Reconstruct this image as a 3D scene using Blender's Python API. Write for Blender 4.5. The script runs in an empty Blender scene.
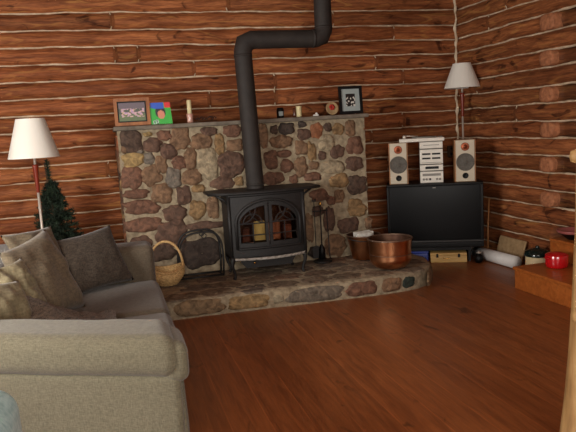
import bpy, math, random
from mathutils import Vector as V, Matrix, noise
PI = math.pi
S = bpy.context.scene
C = S.collection
random.seed(7)

# ------------------------------------------------------------------ camera
FPX = 640.0
yaw, pitch, roll = .27, .1389, -.0575
cy, sy, cp, sp = math.cos(yaw), math.sin(yaw), math.cos(pitch), math.sin(pitch)
fw = V((sy*cp, cy*cp, -sp)); rt = V((cy, -sy, 0)); up = rt.cross(fw)
r2 = math.cos(roll)*rt + math.sin(roll)*up
u2 = -math.sin(roll)*rt + math.cos(roll)*up
cam = bpy.data.cameras.new('camera'); cam.sensor_width = 36; cam.sensor_fit = 'HORIZONTAL'
cam.lens = 36*FPX/576; cam.clip_start = .05
co = bpy.data.objects.new('camera', cam); C.objects.link(co)
M4 = Matrix((( r2.x, u2.x, -fw.x, 0), (r2.y, u2.y, -fw.y, 0), (r2.z, u2.z, -fw.z, 1.5), (0, 0, 0, 1)))
co.matrix_world = M4
S.camera = co

# ------------------------------------------------------------------ light and exposure
S.view_settings.view_transform = 'Standard'
S.view_settings.look = 'None'
S.view_settings.gamma = 1
S.view_settings.exposure = 0.2
w = bpy.data.worlds.new('world'); S.world = w; w.use_nodes = True
w.node_tree.nodes['Background'].inputs[0].default_value = (.75, .85, 1, 1)
w.node_tree.nodes['Background'].inputs[1].default_value = .6

def area(name, loc, target, sx, sz, power, col):
    l = bpy.data.lights.new(name, 'AREA'); l.shape = 'RECTANGLE'; l.size = sx; l.size_y = sz
    l.energy = power; l.color = col
    o = bpy.data.objects.new(name, l); C.objects.link(o); o.location = loc
    o.rotation_euler = (V(target)-V(loc)).to_track_quat('-Z', 'Y').to_euler()
    return o
area('window_daylight', (-2.42, 2.6, 1.6), (3.0, 5.2, 1.0), 1.5, 1.2, 150, (1, .97, .92))
area('front_window_daylight', (.3, -1.42, 1.75), (1.3, 6, .8), 2.4, 1.3, 135, (1, .95, .88))
fl = bpy.data.lights.new('camera_flash', 'POINT'); fl.energy = 12; fl.shadow_soft_size = .03; fl.color = (1, .95, .88)
fo = bpy.data.objects.new('camera_flash', fl); C.objects.link(fo); fo.location = (-.03, -.02, 1.58)

# ------------------------------------------------------------------ helpers
def lin(c):
    return tuple((x/12.92 if x <= .04045 else ((x+.055)/1.055)**2.4) for x in c)
def rgb(r, g, b): return lin((r/255, g/255, b/255))+(1,)

class MB:
    def __init__(s): s.v = []; s.f = []; s.c = []; s.m = []; s.uv = {}; s.sm = []
    def add(s, vs, fs, col=(1, 1, 1), mi=0, smooth=True, uvs=None):
        o = len(s.v); s.v += [tuple(p) for p in vs]
        cc = col if isinstance(col, list) else [col]*len(vs)
        s.c += cc
        if uvs:
            for i, q in enumerate(uvs): s.uv[o+i] = q
        for f in fs: s.f.append(tuple(o+i for i in f)); s.m.append(mi); s.sm.append(smooth)
        return s
    def box(s, a, b, fr=None, bev=0, **k):
        x0, y0, z0 = a; x1, y1, z1 = b
        if bev > 0: return s.rbox(a, b, bev, fr, **k)
        p = [(x, y, z) for x in (x0, x1) for y in (y0, y1) for z in (z0, z1)]
        if fr: p = [fr(V(q)) for q in p]
        k.setdefault('smooth', False)
        return s.add(p, [(0, 1, 3, 2), (4, 6, 7, 5), (0, 4, 5, 1), (2, 3, 7, 6), (0, 2, 6, 4), (1, 5, 7, 3)], **k)
    def rbox(s, a, b, r, fr=None, seg=3, n=1, **k):
        # rounded box: subdivided cube surface pushed onto an inset box plus radius
        a = V(a); b = V(b); h = (b-a)/2; c = (a+b)/2
        r = min(r, h.x*.999, h.y*.999, h.z*.999)
        def ticks(hh):
            t = []
            for i in range(seg+1): t.append(-hh + r*(1-math.cos(PI/2*i/seg)) if False else -hh + r*i/seg)
            m = max(1, n)
            for i in range(1, m): t.append(-hh+r+(2*hh-2*r)*i/m)
            for i in range(seg+1): t.append(hh-r+r*i/seg)
            return t
        T = [ticks(h.x), ticks(h.y), ticks(h.z)]
        def P(q):
            q = V(q); i = V([max(-h[j]+r, min(h[j]-r, q[j])) for j in range(3)])
            d = q-i
            if d.length > 1e-9:
                m = max(abs(d.x), abs(d.y), abs(d.z)); 
                d = d.normalized()*m if m < r-1e-9 else d.normalized()*r
            return c+i+d
        for ax in range(3):
            u, w_ = [j for j in range(3) if j != ax]
            for sg in (-1, 1):
                vs = []; nu, nw = len(T[u]), len(T[w_])
                for p in T[u]:
                    for q in T[w_]:
                        e = [0, 0, 0]; e[ax] = sg*h[ax]; e[u] = p; e[w_] = q
                        x = P(e); vs.append(fr(x) if fr else x)
                fs = [(i*nw+j, (i+1)*nw+j, (i+1)*nw+j+1, i*nw+j+1) for i in range(nu-1) for j in range(nw-1)]
                if (sg > 0) == (ax == 1): fs = [f[::-1] for f in fs]
                s.add(vs, fs, **k)
        return s
    def tube(s, pts, rad, n=10, cap=True, closed=False, **k):
        pts = [V(p) for p in pts]; m = len(pts)
        R = rad if isinstance(rad, (list, tuple)) else [rad]*m
        vs = []; pn = None
        for i, p in enumerate(pts):
            if closed: t = pts[(i+1) % m]-pts[i-1]
            else: t = pts[min(i+1, m-1)]-pts[max(i-1, 0)]
            t.normalize()
            if pn is None:
                a = V((0, 0, 1)) if abs(t.z) < .9 else V((1, 0, 0)); pn = t.cross(a).normalized()
            else: pn = (pn-t*pn.dot(t)).normalized()
            b = t.cross(pn)
            for j in range(n):
                an = 2*PI*j/n; vs.append(p+R[i]*(math.cos(an)*pn+math.sin(an)*b))
        fs = []
        for i in range(m if closed else m-1):
            for j in range(n):
                a0 = i*n+j; a1 = i*n+(j+1) % n; i2 = (i+1) % m
                fs.append((a0, a1, i2*n+(j+1) % n, i2*n+j))
        if cap and not closed:
            fs.append(tuple(range(n))[::-1]); fs.append(tuple(range((m-1)*n, m*n)))
        return s.add(vs, fs, **k)
    def lathe(s, prof, c=(0, 0, 0), n=32, fr=None, **k):
        vs = []; m = len(prof)
        for r, z in prof:
            for j in range(n):
                a = 2*PI*j/n; p = V((c[0]+r*math.cos(a), c[1]+r*math.sin(a), c[2]+z)); vs.append(fr(p) if fr else p)
        fs = [(i*n+j, i*n+(j+1) % n, (i+1)*n+(j+1) % n, (i+1)*n+j) for i in range(m-1) for j in range(n)]
        return s.add(vs, fs, **k)
    def prism(s, poly, y0, y1, fr=None, **k):
        # polygon in x,z, extruded along y
        n = len(poly); vs = [V((x, y0, z)) for x, z in poly]+[V((x, y1, z)) for x, z in poly]
        if fr: vs = [fr(p) for p in vs]
        fs = [tuple(range(n)), tuple(range(n, 2*n))[::-1]]+[(i, i+n, (i+1) % n+n, (i+1) % n) for i in range(n)]
        k.setdefault('smooth', False)
        return s.add(vs, fs, **k)
    def build(s, name, mats, parent=None, merge=False, loc=None):
        me = bpy.data.meshes.new(name); me.from_pydata(s.v, [], s.f)
        if not isinstance(mats, (list, tuple)): mats = [mats]
        for m in mats: me.materials.append(m)
        me.polygons.foreach_set('material_index', s.m)
        me.polygons.foreach_set('use_smooth', s.sm)
        ca = me.color_attributes.new('Tone', 'FLOAT_COLOR', 'POINT')
        ca.data.foreach_set('color', [x for c in s.c for x in (c[0], c[1], c[2], 1.0)])
        if s.uv:
            ul = me.uv_layers.new(name='UVMap')
            for li, l in enumerate(me.loops): ul.data[li].uv = s.uv.get(l.vertex_index, (0, 0))
        import bmesh
        bm = bmesh.new(); bm.from_mesh(me)
        if merge: bmesh.ops.remove_doubles(bm, verts=bm.verts, dist=1e-5)
        bmesh.ops.recalc_face_normals(bm, faces=bm.faces)
        bm.to_mesh(me); bm.free(); me.update()
        o = bpy.data.objects.new(name, me); C.objects.link(o)
        if parent:
            o.parent = parent; l = parent
            off = V((0, 0, 0))
            while l: off += V(l.location); l = l.parent
            # geometry is written in world coordinates: shift it back by the parents' location
            for v in me.vertices: v.co -= off
        elif loc is not None:
            for v in me.vertices: v.co -= V(loc)
            o.location = loc
        return o

def thing(name, label, cat, loc, group=None):
    o = bpy.data.objects.new(name, None); C.objects.link(o); o.location = loc; o.empty_display_size = .1
    o['label'] = label; o['category'] = cat
    if group: o['group'] = group
    return o
def tag(o, label, cat, group=None):
    o['label'] = label; o['category'] = cat
    if group: o['group'] = group
    return o
def struct(o): o['kind'] = 'structure'; return o

# ------------------------------------------------------------------ materials
def mat(name, col, rough=.6, metal=0, spec=.5, coat=0, emit=None, es=0):
    m = bpy.data.materials.new(name); m.use_nodes = True
    b = m.node_tree.nodes['Principled BSDF']
    b.inputs['Base Color'].default_value = col; b.inputs['Roughness'].default_value = rough
    b.inputs['Metallic'].default_value = metal; b.inputs['Specular IOR Level'].default_value = spec
    b.inputs['Coat Weight'].default_value = coat
    if emit: b.inputs['Emission Color'].default_value = emit; b.inputs['Emission Strength'].default_value = es
    return m
def nmat(name, stops, scale=8, stretch=(1, 1, 1), rough=.7, metal=0, spec=.4, bump=.3, dist=.01, detail=6, tone=False,
         coords='Object', lo=.3, hi=.7, bscale=None, coat=0, warp=0):
    m = mat(name, stops[0], rough, metal, spec, coat); nt = m.node_tree; N = nt.nodes; L = nt.links; b = N['Principled BSDF']
    tc = N.new('ShaderNodeTexCoord'); mp = N.new('ShaderNodeMapping'); mp.inputs['Scale'].default_value = stretch
    L.new(tc.outputs[coords], mp.inputs[0])
    n = N.new('ShaderNodeTexNoise'); n.inputs['Scale'].default_value = scale; n.inputs['Detail'].default_value = detail
    n.inputs['Distortion'].default_value = warp
    L.new(mp.outputs[0], n.inputs['Vector'])
    r = N.new('ShaderNodeValToRGB'); e = r.color_ramp.elements
    e[0].position = lo; e[0].color = stops[0]; e[1].position = hi; e[1].color = stops[-1]
    for i, s_ in enumerate(stops[1:-1]):
        q = e.new(lo+(hi-lo)*(i+1)/(len(stops)-1)); q.color = s_
    L.new(n.outputs['Fac'], r.inputs[0]); out = r.outputs[0]
    if tone:
        a = N.new('ShaderNodeAttribute'); a.attribute_name = 'Tone'
        x = N.new('ShaderNodeMix'); x.data_type = 'RGBA'; x.blend_type = 'MULTIPLY'; x.inputs['Factor'].default_value = 1
        L.new(out, x.inputs['A']); L.new(a.outputs['Color'], x.inputs['B']); out = x.outputs['Result']
    L.new(out, b.inputs['Base Color'])
    if bump:
        bn = n
        if bscale:
            bn = N.new('ShaderNodeTexNoise'); bn.inputs['Scale'].default_value = bscale; bn.inputs['Detail'].default_value = 4
            L.new(mp.outputs[0], bn.inputs['Vector'])
        bp = N.new('ShaderNodeBump'); bp.inputs['Strength'].default_value = bump; bp.inputs['Distance'].default_value = dist
        L.new(bn.outputs['Fac'], bp.inputs['Height']); L.new(bp.outputs[0], b.inputs['Normal'])
    return m

def log_material(name):
    m = mat(name, rgb(120, 70, 40), .68, spec=.22); nt = m.node_tree; N = nt.nodes; L = nt.links; b = N['Principled BSDF']
    tc = N.new('ShaderNodeTexCoord')
    def noi(scale, stretch, det=5, dis=0):
        mp = N.new('ShaderNodeMapping'); mp.inputs['Scale'].default_value = stretch; L.new(tc.outputs['UV'], mp.inputs[0])
        n = N.new('ShaderNodeTexNoise'); n.noise_dimensions = '2D'; n.inputs['Scale'].default_value = scale; n.inputs['Detail'].default_value = det
        n.inputs['Distortion'].default_value = dis
        L.new(mp.outputs[0], n.inputs['Vector']); return n
    def ramp(src, a, ca, b_, cb):
        r = N.new('ShaderNodeValToRGB'); e = r.color_ramp.elements
        e[0].position = a; e[0].color = ca; e[1].position = b_; e[1].color = cb; L.new(src, r.inputs[0]); return r.outputs[0]
    def mix(a, b_, f=1, mode='MULTIPLY', fs=None):
        x = N.new('ShaderNodeMix'); x.data_type = 'RGBA'; x.blend_type = mode; x.inputs['Factor'].default_value = f
        if fs: L.new(fs, x.inputs['Factor'])
        L.new(a, x.inputs['A']); L.new(b_, x.inputs['B']); return x.outputs['Result']
    grain = noi(1, (3.2, 42, 1), 7, .6); streak = noi(1, (1.4, 9, 1), 5, .8); knots = noi(1, (3.2, 7, 1), 4, 1.2); fine = noi(1, (14, 130, 1), 4, .2)
    c0 = ramp(grain.outputs['Fac'], .3, rgb(118, 68, 40), .72, rgb(174, 110, 68))
    c1 = ramp(streak.outputs['Fac'], .33, (.74, .67, .62, 1), .6, (1.06, 1.04, 1.0, 1))
    c2 = ramp(knots.outputs['Fac'], .27, (.3, .25, .22, 1), .38, (1, 1, 1, 1))
    c3 = ramp(fine.outputs['Fac'], .35, (.8, .78, .76, 1), .6, (1.08, 1.08, 1.08, 1))
    o = mix(mix(mix(c0, c1), c2), c3)
    yel = noi(1, (1.8, 12, 1), 3, 1.5)
    yf = ramp(yel.outputs['Fac'], .6, (0, 0, 0, 1), .74, (.6, .6, .6, 1))
    yc = N.new('ShaderNodeRGB'); yc.outputs[0].default_value = rgb(186, 130, 72)
    o = mix(o, yc.outputs[0], 1, 'MIX', yf)
    a = N.new('ShaderNodeAttribute'); a.attribute_name = 'Tone'
    o = mix(o, a.outputs['Color'])
    L.new(o, b.inputs['Base Color'])
    bp = N.new('ShaderNodeBump'); bp.inputs['Strength'].default_value = .8; bp.inputs['Distance'].default_value = .01
    L.new(grain.outputs['Fac'], bp.inputs['Height']); L.new(bp.outputs[0], b.inputs['Normal'])
    return m

def fabric(name, c1, c2, scale=90, bump=.5, dist=.003, rough=.95, weave=True, blotch=2.2):
    m = mat(name, c1, rough, spec=.15); nt = m.node_tree; N = nt.nodes; L = nt.links; b = N['Principled BSDF']
    b.inputs['Sheen Weight'].default_value = .15
    tc = N.new('ShaderNodeTexCoord')
    ma = N.new('ShaderNodeMapping'); ma.inputs['Scale'].default_value = (scale, scale, scale*.22); L.new(tc.outputs['Object'], ma.inputs[0])
    mb = N.new('ShaderNodeMapping'); mb.inputs['Scale'].default_value = (scale*.2, scale*.2, scale); L.new(tc.outputs['Object'], mb.inputs[0])
    na = N.new('ShaderNodeTexNoise'); na.inputs['Scale'].default_value = 1; na.inputs['Detail'].default_value = 3; L.new(ma.outputs[0], na.inputs['Vector'])
    nb = N.new('ShaderNodeTexNoise'); nb.inputs['Scale'].default_value = 1; nb.inputs['Detail'].default_value = 3; L.new(mb.outputs[0], nb.inputs['Vector'])
    ad = N.new('ShaderNodeMath'); ad.operation = 'ADD'; L.new(na.outputs['Fac'], ad.inputs[0]); L.new(nb.outputs['Fac'], ad.inputs[1])
    hf = N.new('ShaderNodeMath'); hf.operation = 'MULTIPLY'; hf.inputs[1].default_value = .5; L.new(ad.outputs[0], hf.inputs[0])
    r = N.new('ShaderNodeValToRGB'); e = r.color_ramp.elements; e[0].position = .36; e[0].color = c1; e[1].position = .62; e[1].color = c2
    L.new(hf.outputs[0], r.inputs[0])
    L.new(r.outputs[0], b.inputs['Base Color'])
    bp = N.new('ShaderNodeBump'); bp.inputs['Strength'].default_value = bump; bp.inputs['Distance'].default_value = dist
    L.new(hf.outputs[0], bp.inputs['Height']); L.new(bp.outputs[0], b.inputs['Normal'])
    return m

def floor_material():
    m = mat('floor_boards', rgb(90, 45, 22), .33, spec=.5); nt = m.node_tree; N = nt.nodes; L = nt.links; b = N['Principled BSDF']
    tc = N.new('ShaderNodeTexCoord'); sx = N.new('ShaderNodeSeparateXYZ'); L.new(tc.outputs['Object'], sx.inputs[0])
    def M(op, a, c=None, d=None):
        n = N.new('ShaderNodeMath'); n.operation = op
        for i, q in enumerate((a, c, d)):
            if q is None: continue
            if isinstance(q, (int, float)): n.inputs[i].default_value = q
            else: L.new(q, n.inputs[i])
        return n.outputs[0]
    bx = M('DIVIDE', M('SUBTRACT', sx.outputs[0], .08), .2017)
    idx = M('FLOOR', bx); fr = M('FRACT', bx)
    wn = N.new('ShaderNodeTexWhiteNoise'); wn.noise_dimensions = '1D'; L.new(idx, wn.inputs['W'])
    cb = N.new('ShaderNodeCombineXYZ')
    L.new(sx.outputs[0], cb.inputs[0]); L.new(M('ADD', sx.outputs[1], M('MULTIPLY', wn.outputs[0], 37)), cb.inputs[1]); L.new(M('MULTIPLY', wn.outputs[0], 11), cb.inputs[2])
    def noi(st, det, dis):
        mp = N.new('ShaderNodeMapping'); mp.inputs['Scale'].default_value = st; L.new(cb.outputs[0], mp.inputs[0])
        n = N.new('ShaderNodeTexNoise'); n.inputs['Scale'].default_value = 1; n.inputs['Detail'].default_value = det; n.inputs['Distortion'].default_value = dis
        L.new(mp.outputs[0], n.inputs['Vector']); return n.outputs['Fac']
    g = noi((30, 2.6, 1), 7, 1.4); g2 = noi((7, .7, 1), 4, 2.0); kn = noi((7, 4, 1), 3, 1.0)
    r = N.new('ShaderNodeValToRGB'); e = r.color_ramp.elements
    e[0].position = .3; e[0].color = rgb(106, 57, 28); e[1].position = .72; e[1].color = rgb(156, 92, 48)
    L.new(M('ADD', M('MULTIPLY', g, .6), M('MULTIPLY', g2, .4)), r.inputs[0])
    vr = N.new('ShaderNodeMapRange'); L.new(wn.outputs[0], vr.inputs[0]); vr.inputs[3].default_value = .92; vr.inputs[4].default_value = 1.06
    kr = N.new('ShaderNodeMapRange'); L.new(kn, kr.inputs[0]); kr.inputs[1].default_value = .27; kr.inputs[2].default_value = .36; kr.inputs[3].default_value = .45; kr.inputs[4].default_value = 1
    seam = N.new('ShaderNodeMapRange'); L.new(M('MINIMUM', fr, M('SUBTRACT', 1, fr)), seam.inputs[0])
    seam.inputs[1].default_value = .012; seam.inputs[2].default_value = .026; L.new(M('ADD', 1.0, M('MULTIPLY', wn.outputs[0], .5)), seam.inputs[3]); seam.inputs[4].default_value = 1
    k = M('MULTIPLY', M('MULTIPLY', vr.outputs[0], kr.outputs[0]), seam.outputs[0])
    x = N.new('ShaderNodeVectorMath'); x.operation = 'SCALE'; L.new(r.outputs[0], x.inputs[0]); L.new(k, x.inputs['Scale'])
    L.new(x.outputs[0], b.inputs['Base Color'])
    rr = N.new('ShaderNodeMapRange'); L.new(g2, rr.inputs[0]); rr.inputs[3].default_value = .3; rr.inputs[4].default_value = .5
    L.new(rr.outputs[0], b.inputs['Roughness'])
    bp = N.new('ShaderNodeBump'); bp.inputs['Strength'].default_value = .25; bp.inputs['Distance'].default_value = .002
    L.new(g, bp.inputs['Height']); L.new(bp.outputs[0], b.inputs['Normal'])
    return m

M_log = log_material('hewn_log')
M_chink = nmat('chinking', [rgb(172, 150, 122), rgb(222, 204, 176)], 14, rough=.9, bump=.5)
M_end = nmat('log_end_grain', [rgb(132, 82, 54), rgb(180, 118, 80)], 30, rough=.8, bump=.4)
M_floor = floor_material()
M_mortar = nmat('mortar', [rgb(118, 104, 84), rgb(164, 150, 124)], 22, rough=.95, bump=.9, dist=.012)
M_stone = nmat('fieldstone', [(.5, .47, .44, 1), (.95, .95, .95, 1), (1.5, 1.46, 1.4, 1)], 21, rough=.8, bump=.8, dist=.012, tone=True, warp=.8, spec=.3)
M_slab = nmat('mantel_stone', [rgb(92, 84, 74), rgb(128, 118, 104)], 12, rough=.85, bump=.4)
M_iron = nmat('cast_iron', [rgb(22, 21, 21), rgb(34, 32, 31)], 60, rough=.55, bump=.15, dist=.002, spec=.4)
M_pipe = nmat('stove_pipe_black', [rgb(34, 29, 26), rgb(46, 40, 36)], 10, rough=.7, bump=0, spec=.4)
M_steel = mat('brushed_steel', rgb(214, 206, 194), .42, .55)
M_ash = nmat('ash_lip', [rgb(96, 90, 84), rgb(190, 184, 174)], 30, stretch=(1, 3, 3), rough=.6, bump=0)
M_brass = mat('brass', rgb(220, 170, 90), .25, 1)
M_shade = mat('lamp_shade_fabric', rgb(224, 220, 210), .9, spec=.1)
M_shade.node_tree.nodes['Principled BSDF'].inputs['Subsurface Weight'].default_value = 0
M_redwood = nmat('red_wood', [rgb(92, 28, 16), rgb(130, 46, 26)], 12, (1, 1, .2), rough=.3, bump=0)
M_white = mat('white_plastic', rgb(225, 222, 215), .5)
M_silver = nmat('silver_panel', [rgb(212, 206, 194), rgb(228, 222, 210)], 5, rough=.45, bump=0, spec=.4)
M_grey = mat('grey_panel', rgb(128, 124, 116), .5)
M_black = mat('black_plastic', rgb(11, 10, 10), .5, spec=.25)
M_screen = mat('tv_screen_glass', rgb(8, 8, 9), .36, spec=.14)
M_gloss = mat('piano_black', rgb(9, 8, 8), .45, spec=.2)
M_baffle = mat('speaker_baffle', rgb(196, 184, 162), .6)
M_spwood = nmat('speaker_wood', [rgb(140, 94, 56), rgb(172, 122, 76)], 9, (1, 1, .2), rough=.5, bump=0)
M_cone = nmat('speaker_cone', [rgb(84, 80, 74), rgb(104, 99, 91)], 60, rough=.8, bump=0)
M_copper = nmat('copper', [rgb(186, 124, 84), rgb(212, 154, 112)], 9, rough=.3, metal=1, bump=.12, dist=.004, bscale=30)
M_tweet = mat('copper_dome', rgb(150, 80, 52), .4, .7)
M_copdark = nmat('tarnished_copper_rim', [rgb(110, 88, 74), rgb(150, 124, 104)], 14, rough=.45, metal=.8, bump=.1)
M_copin = nmat('copper_inside', [rgb(70, 46, 36), rgb(110, 80, 62)], 10, rough=.5, metal=.8, bump=.1)
M_paper = nmat('paper', [rgb(170, 166, 158), rgb(218, 214, 204)], 26, rough=.85, bump=.2)
M_wick = nmat('wicker', [rgb(160, 124, 78), rgb(214, 180, 124)], 60, rough=.75, bump=.6, dist=.004, tone=True)
M_sofa = fabric('sofa_linen', rgb(82, 77, 62), rgb(106, 99, 81), 260, .45)
M_sofa2 = fabric('seat_fabric', rgb(76, 67, 55), rgb(96, 86, 72), 200, .5)
M_pilA = fabric('tan_pillow_fabric', rgb(84, 74, 59), rgb(110, 97, 78), 120, .5)
M_pilL = fabric('light_pillow_fabric', rgb(96, 87, 66), rgb(124, 113, 88), 120, .5)
M_pilD = fabric('dark_brown_pile', rgb(46, 39, 33), rgb(76, 66, 56), 170, .9, .006)
M_throw = fabric('knit_brown', rgb(44, 37, 32), rgb(122, 108, 92), 150, 1.0, .01)
M_blue = fabric('pale_blue_cloth', rgb(124, 164, 168), rgb(164, 198, 200), 60, .4)
M_green = nmat('fir_needles', [rgb(16, 26, 18), rgb(40, 56, 36)], 30, rough=.8, bump=0, tone=True)
M_bark = nmat('bark', [rgb(60, 40, 26), rgb(90, 62, 40)], 20, (1, 1, .2), rough=.9)
M_pine = nmat('varnished_pine', [rgb(138, 72, 28), rgb(172, 98, 44)], 3, (1.2, 9, 9), rough=.32, bump=.05, spec=.5, warp=1)
M_post = nmat('peeled_log', [rgb(112, 82, 46), rgb(146, 112, 68), rgb(170, 136, 90)], 6, (3, 3, .8), rough=.6, bump=.5, dist=.01)
M_red = mat('red_enamel', rgb(176, 14, 22), .22, coat=.4)
M_darkgreen = mat('dark_green_glaze', rgb(14, 30, 28), .18, coat=.3)
M_cream = nmat('cream_stoneware', [rgb(196, 176, 134), rgb(216, 196, 156)], 14, rough=.6, bump=0)
M_tube = nmat('white_roll_paper', [rgb(196, 194, 190), rgb(214, 212, 208)], 5, rough=.6, bump=0)
M_board = nmat('tan_board', [rgb(138, 112, 78), rgb(168, 140, 102)], 22, rough=.9, bump=.4)
M_boxwood = nmat('pale_box_wood', [rgb(202, 166, 96), rgb(226, 192, 124)], 8, (.4, 1, 4), rough=.5, bump=0)
M_bluebin = mat('blue_plastic', rgb(24, 48, 130), .4)
M_framewood = nmat('oak_frame', [rgb(126, 74, 38), rgb(164, 104, 58)], 20, (1, 1, .3), rough=.5, bump=0)
M_mat = mat('grey_mount', rgb(152, 162, 160), .8)
M_candle = mat('cream_wax', rgb(208, 196, 150), .5); 
M_pink = mat('pink_glass', rgb(186, 140, 124), .15, spec=.6)
M_brownglass = mat('brown_glaze', rgb(84, 44, 26), .25)
M_firebrick = nmat('firebrick', [rgb(50, 30, 20), rgb(84, 50, 32)], 12, rough=.9)
M_glow1 = mat('pane_glow_yellow', rgb(150, 130, 70), .6, emit=rgb(226, 190, 110), es=.12)  # weak emission put into the panel colour for the bright pane
M_glow2 = mat('pane_glow_orange', rgb(112, 66, 38), .6, emit=rgb(200, 110, 60), es=.05)
M_ceil = nmat('ceiling_boards', [rgb(120, 74, 42), rgb(160, 104, 62)], 3, (1, 12, 1), rough=.7)
M_glass = mat('window_glass', (.9, .95, .95, 1), .02); M_glass.node_tree.nodes['Principled BSDF'].inputs['Transmission Weight'].default_value = 1

# ------------------------------------------------------------------ room shell
XR, YB, XL, YF, ZC = 4.05, 6.8, -2.6, -1.6, 2.98
b = MB(); b.box((XL-.1, YF-.1, -.12), (XR+.15, YB+.15, 0)); struct(b.build('floor', M_floor))
b = MB(); b.box((XL-.1, YF-.1, ZC), (XR+.15, YB+.15, ZC+.1)); struct(b.build('ceiling', M_ceil))

SEAMS = [-.06, .10, .262, .43, .592, .757, .923, 1.085, 1.25, 1.41, 1.578, 1.738, 1.905, 2.066, 2.228, 2.392, 2.55, 2.715, 2.88, 3.05]
def log_wall(name, O, D, Nn, L, flip, step=.045, back=.2, recess=None, chunks=None, seed=0, tint=1):
    # O origin (x,y), D unit direction along the wall, Nn unit normal into the room
    rnd = random.Random(seed)
    O = V((O[0], O[1], 0)); D = V((D[0], D[1], 0)); Nn = V((Nn[0], Nn[1], 0))
    b = MB(); nx = int(L/step); nv = 10
    def seamz(k, t):
        return SEAMS[k] + .010*noise.noise(V((t*1.3, k*7.7+seed, 1.0))) + .010*noise.noise(V((t*4, k*3.3+seed, 4.0)))+.004*noise.noise(V((t*13, k*3.3+seed, 4.0)))
    for k in range(len(SEAMS)-1):
        tn = rnd.uniform(.82, 1.12); rr = rnd.uniform(.92, 1.05)
        joints = sorted(rnd.uniform(.3, L) for _ in range(2)) if not chunks else sorted(chunks.get(k, []))
        vs = []; uv = []; col = []
        vo = k*3.17+seed*11
        for i in range(nx+1):
            t = L*i/nx
            z0 = seamz(k, t); z1 = seamz(k+1, t)
            seg = sum(1 for j in joints if t > j)
            segt = 1 + .14*math.sin(seg*2.7+k*1.9)*(1 if joints else 0)
            off = .012*noise.noise(V((t*.9, k*5.1+seed, 9))) + .008*noise.noise(V((t*3.7, k*2.1+seed, 2)))
            if recess and recess(k, t): off -= .075
            for j in range(nv+1):
                s = -1+2*j/nv
                # smooth hewn bulge
                h = .062*(1-abs(s)**2.6) + off + (.009*noise.noise(V((t*4, s*2+k*4, seed)))+.005*noise.noise(V((t*12, s*3+k*4, seed))))*(1-s*s)
                z = z0+(z1-z0)*(j/nv)
                vs.append(O+D*t+Nn*h+V((0, 0, z))); uv.append((t+seg*5.3+k*1.7, vo+seg*1.1+(z-z0)*1.05))
                q = tn*segt*tint*(.55 if recess and recess(k, t) else 1); col.append((q, q*rr, q*rr))  # recessed stretches: shade of the recess painted into the log tone
        fs = [(i*(nv+1)+j, (i+1)*(nv+1)+j, (i+1)*(nv+1)+j+1, i*(nv+1)+j+1) for i in range(nx) for j in range(nv)]
        b.add(vs, fs, col=col, uvs=uv)
        # chinking strip at the lower seam
        vs = []; fs = []
        for i in range(nx+1):
            t = L*i/nx; z = seamz(k, t); wd = .0046+.0062*(noise.noise(V((t*6, k*9.1, seed+3)))) + .003*noise.noise(V((t*17, k*2.1, 8)))
            wd = max(.0012, wd)
            rc = -.06 if recess and recess(k, t) and recess(k-1, t) else 0
            dz = .002
            for q, hh in ((-wd-.007, .004), (-wd, .021), (0, .025), (wd, .021), (wd+.007, .004)):
                vs.append(O+D*t+Nn*(hh-.004+rc+.006*noise.noise(V((t*3.7, k*2.1+seed, 2))))+V((0, 0, z+q+dz)))
        fs = [(i*5+j, (i+1)*5+j, (i+1)*5+j+1, i*5+j+1) for i in range(nx) for j in range(4)]
        b.add(vs, fs, mi=1)
        for j in joints:   # caulked butt joints between log lengths
            z0 = seamz(k, j); z1 = seamz(k+1, j); bow = rnd.uniform(-.025, .025)
            pts = [O+D*(j+bow*math.sin(PI*q/6))+Nn*(.035+.008*math.sin(PI*q/6)+.008*noise.noise(V((j*3.7, k*2.1+seed, 2))))+V((0, 0, z0+(z1-z0)*q/6)) for q in range(7)]
            b.tube(pts, .0055, 6, mi=1)
    # backing
    p0 = O-Nn*back; p1 = O+D*L-Nn*back
    O2 = O-Nn*(back-.04)
    q = [O2+V((0, 0, -.1)), O2+D*L+V((0, 0, -.1)), O2+D*L+V((0, 0, ZC+.08)), O2+V((0, 0, ZC+.08)), p0+V((0, 0, -.1)), p1+V((0, 0, -.1)), p1+V((0, 0, ZC+.08)), p0+V((0, 0, ZC+.08))]
    b.add(q, [(0, 1, 2, 3), (4, 7, 6, 5), (0, 4, 5, 1), (1, 5, 6, 2), (2, 6, 7, 3), (3, 7, 4, 0)], smooth=False, mi=0, col=(.3, .3, .3))
    return b.build(name, [M_log, M_chink])
# back wall, t measured from x = XL ; joints read from the photograph (log course: positions)
bj = {16: [.16-XL, 5.1], 14: [.17-XL, 3.0], 15: [.4, 3.22-XL], 17: [1.35-XL], 13: [.95-XL, 2.98-XL], 12: [1.8-XL, 3.32-XL], 11: [1.1-XL, 1.8-XL], 10: [2.72-XL], 9: [3.3-XL, .7], 7: [.02-XL], 8: [2.9-XL], 6: [3.1-XL, 1.3], 5: [2.75-XL]}
struct(log_wall('wall_back', (XL, YB), (1, 0), (0, -1), XR-XL, False, chunks=bj, seed=1))
rj = {16: [6.45, 1.0], 15: [YB-6.12, 3.4], 14: [4.4], 12: [YB-6.5], 11: [YB-6.35, 3], 9: [YB-5.65], 13: [5.0], 8: [3.1], 6: [2.9], 5: [4]}
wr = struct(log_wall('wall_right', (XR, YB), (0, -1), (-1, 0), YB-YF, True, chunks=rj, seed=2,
                     recess=lambda k, t: t > YB-5.04 and t < YB-3.2 and k % 2 == 0, tint=.86))
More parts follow.
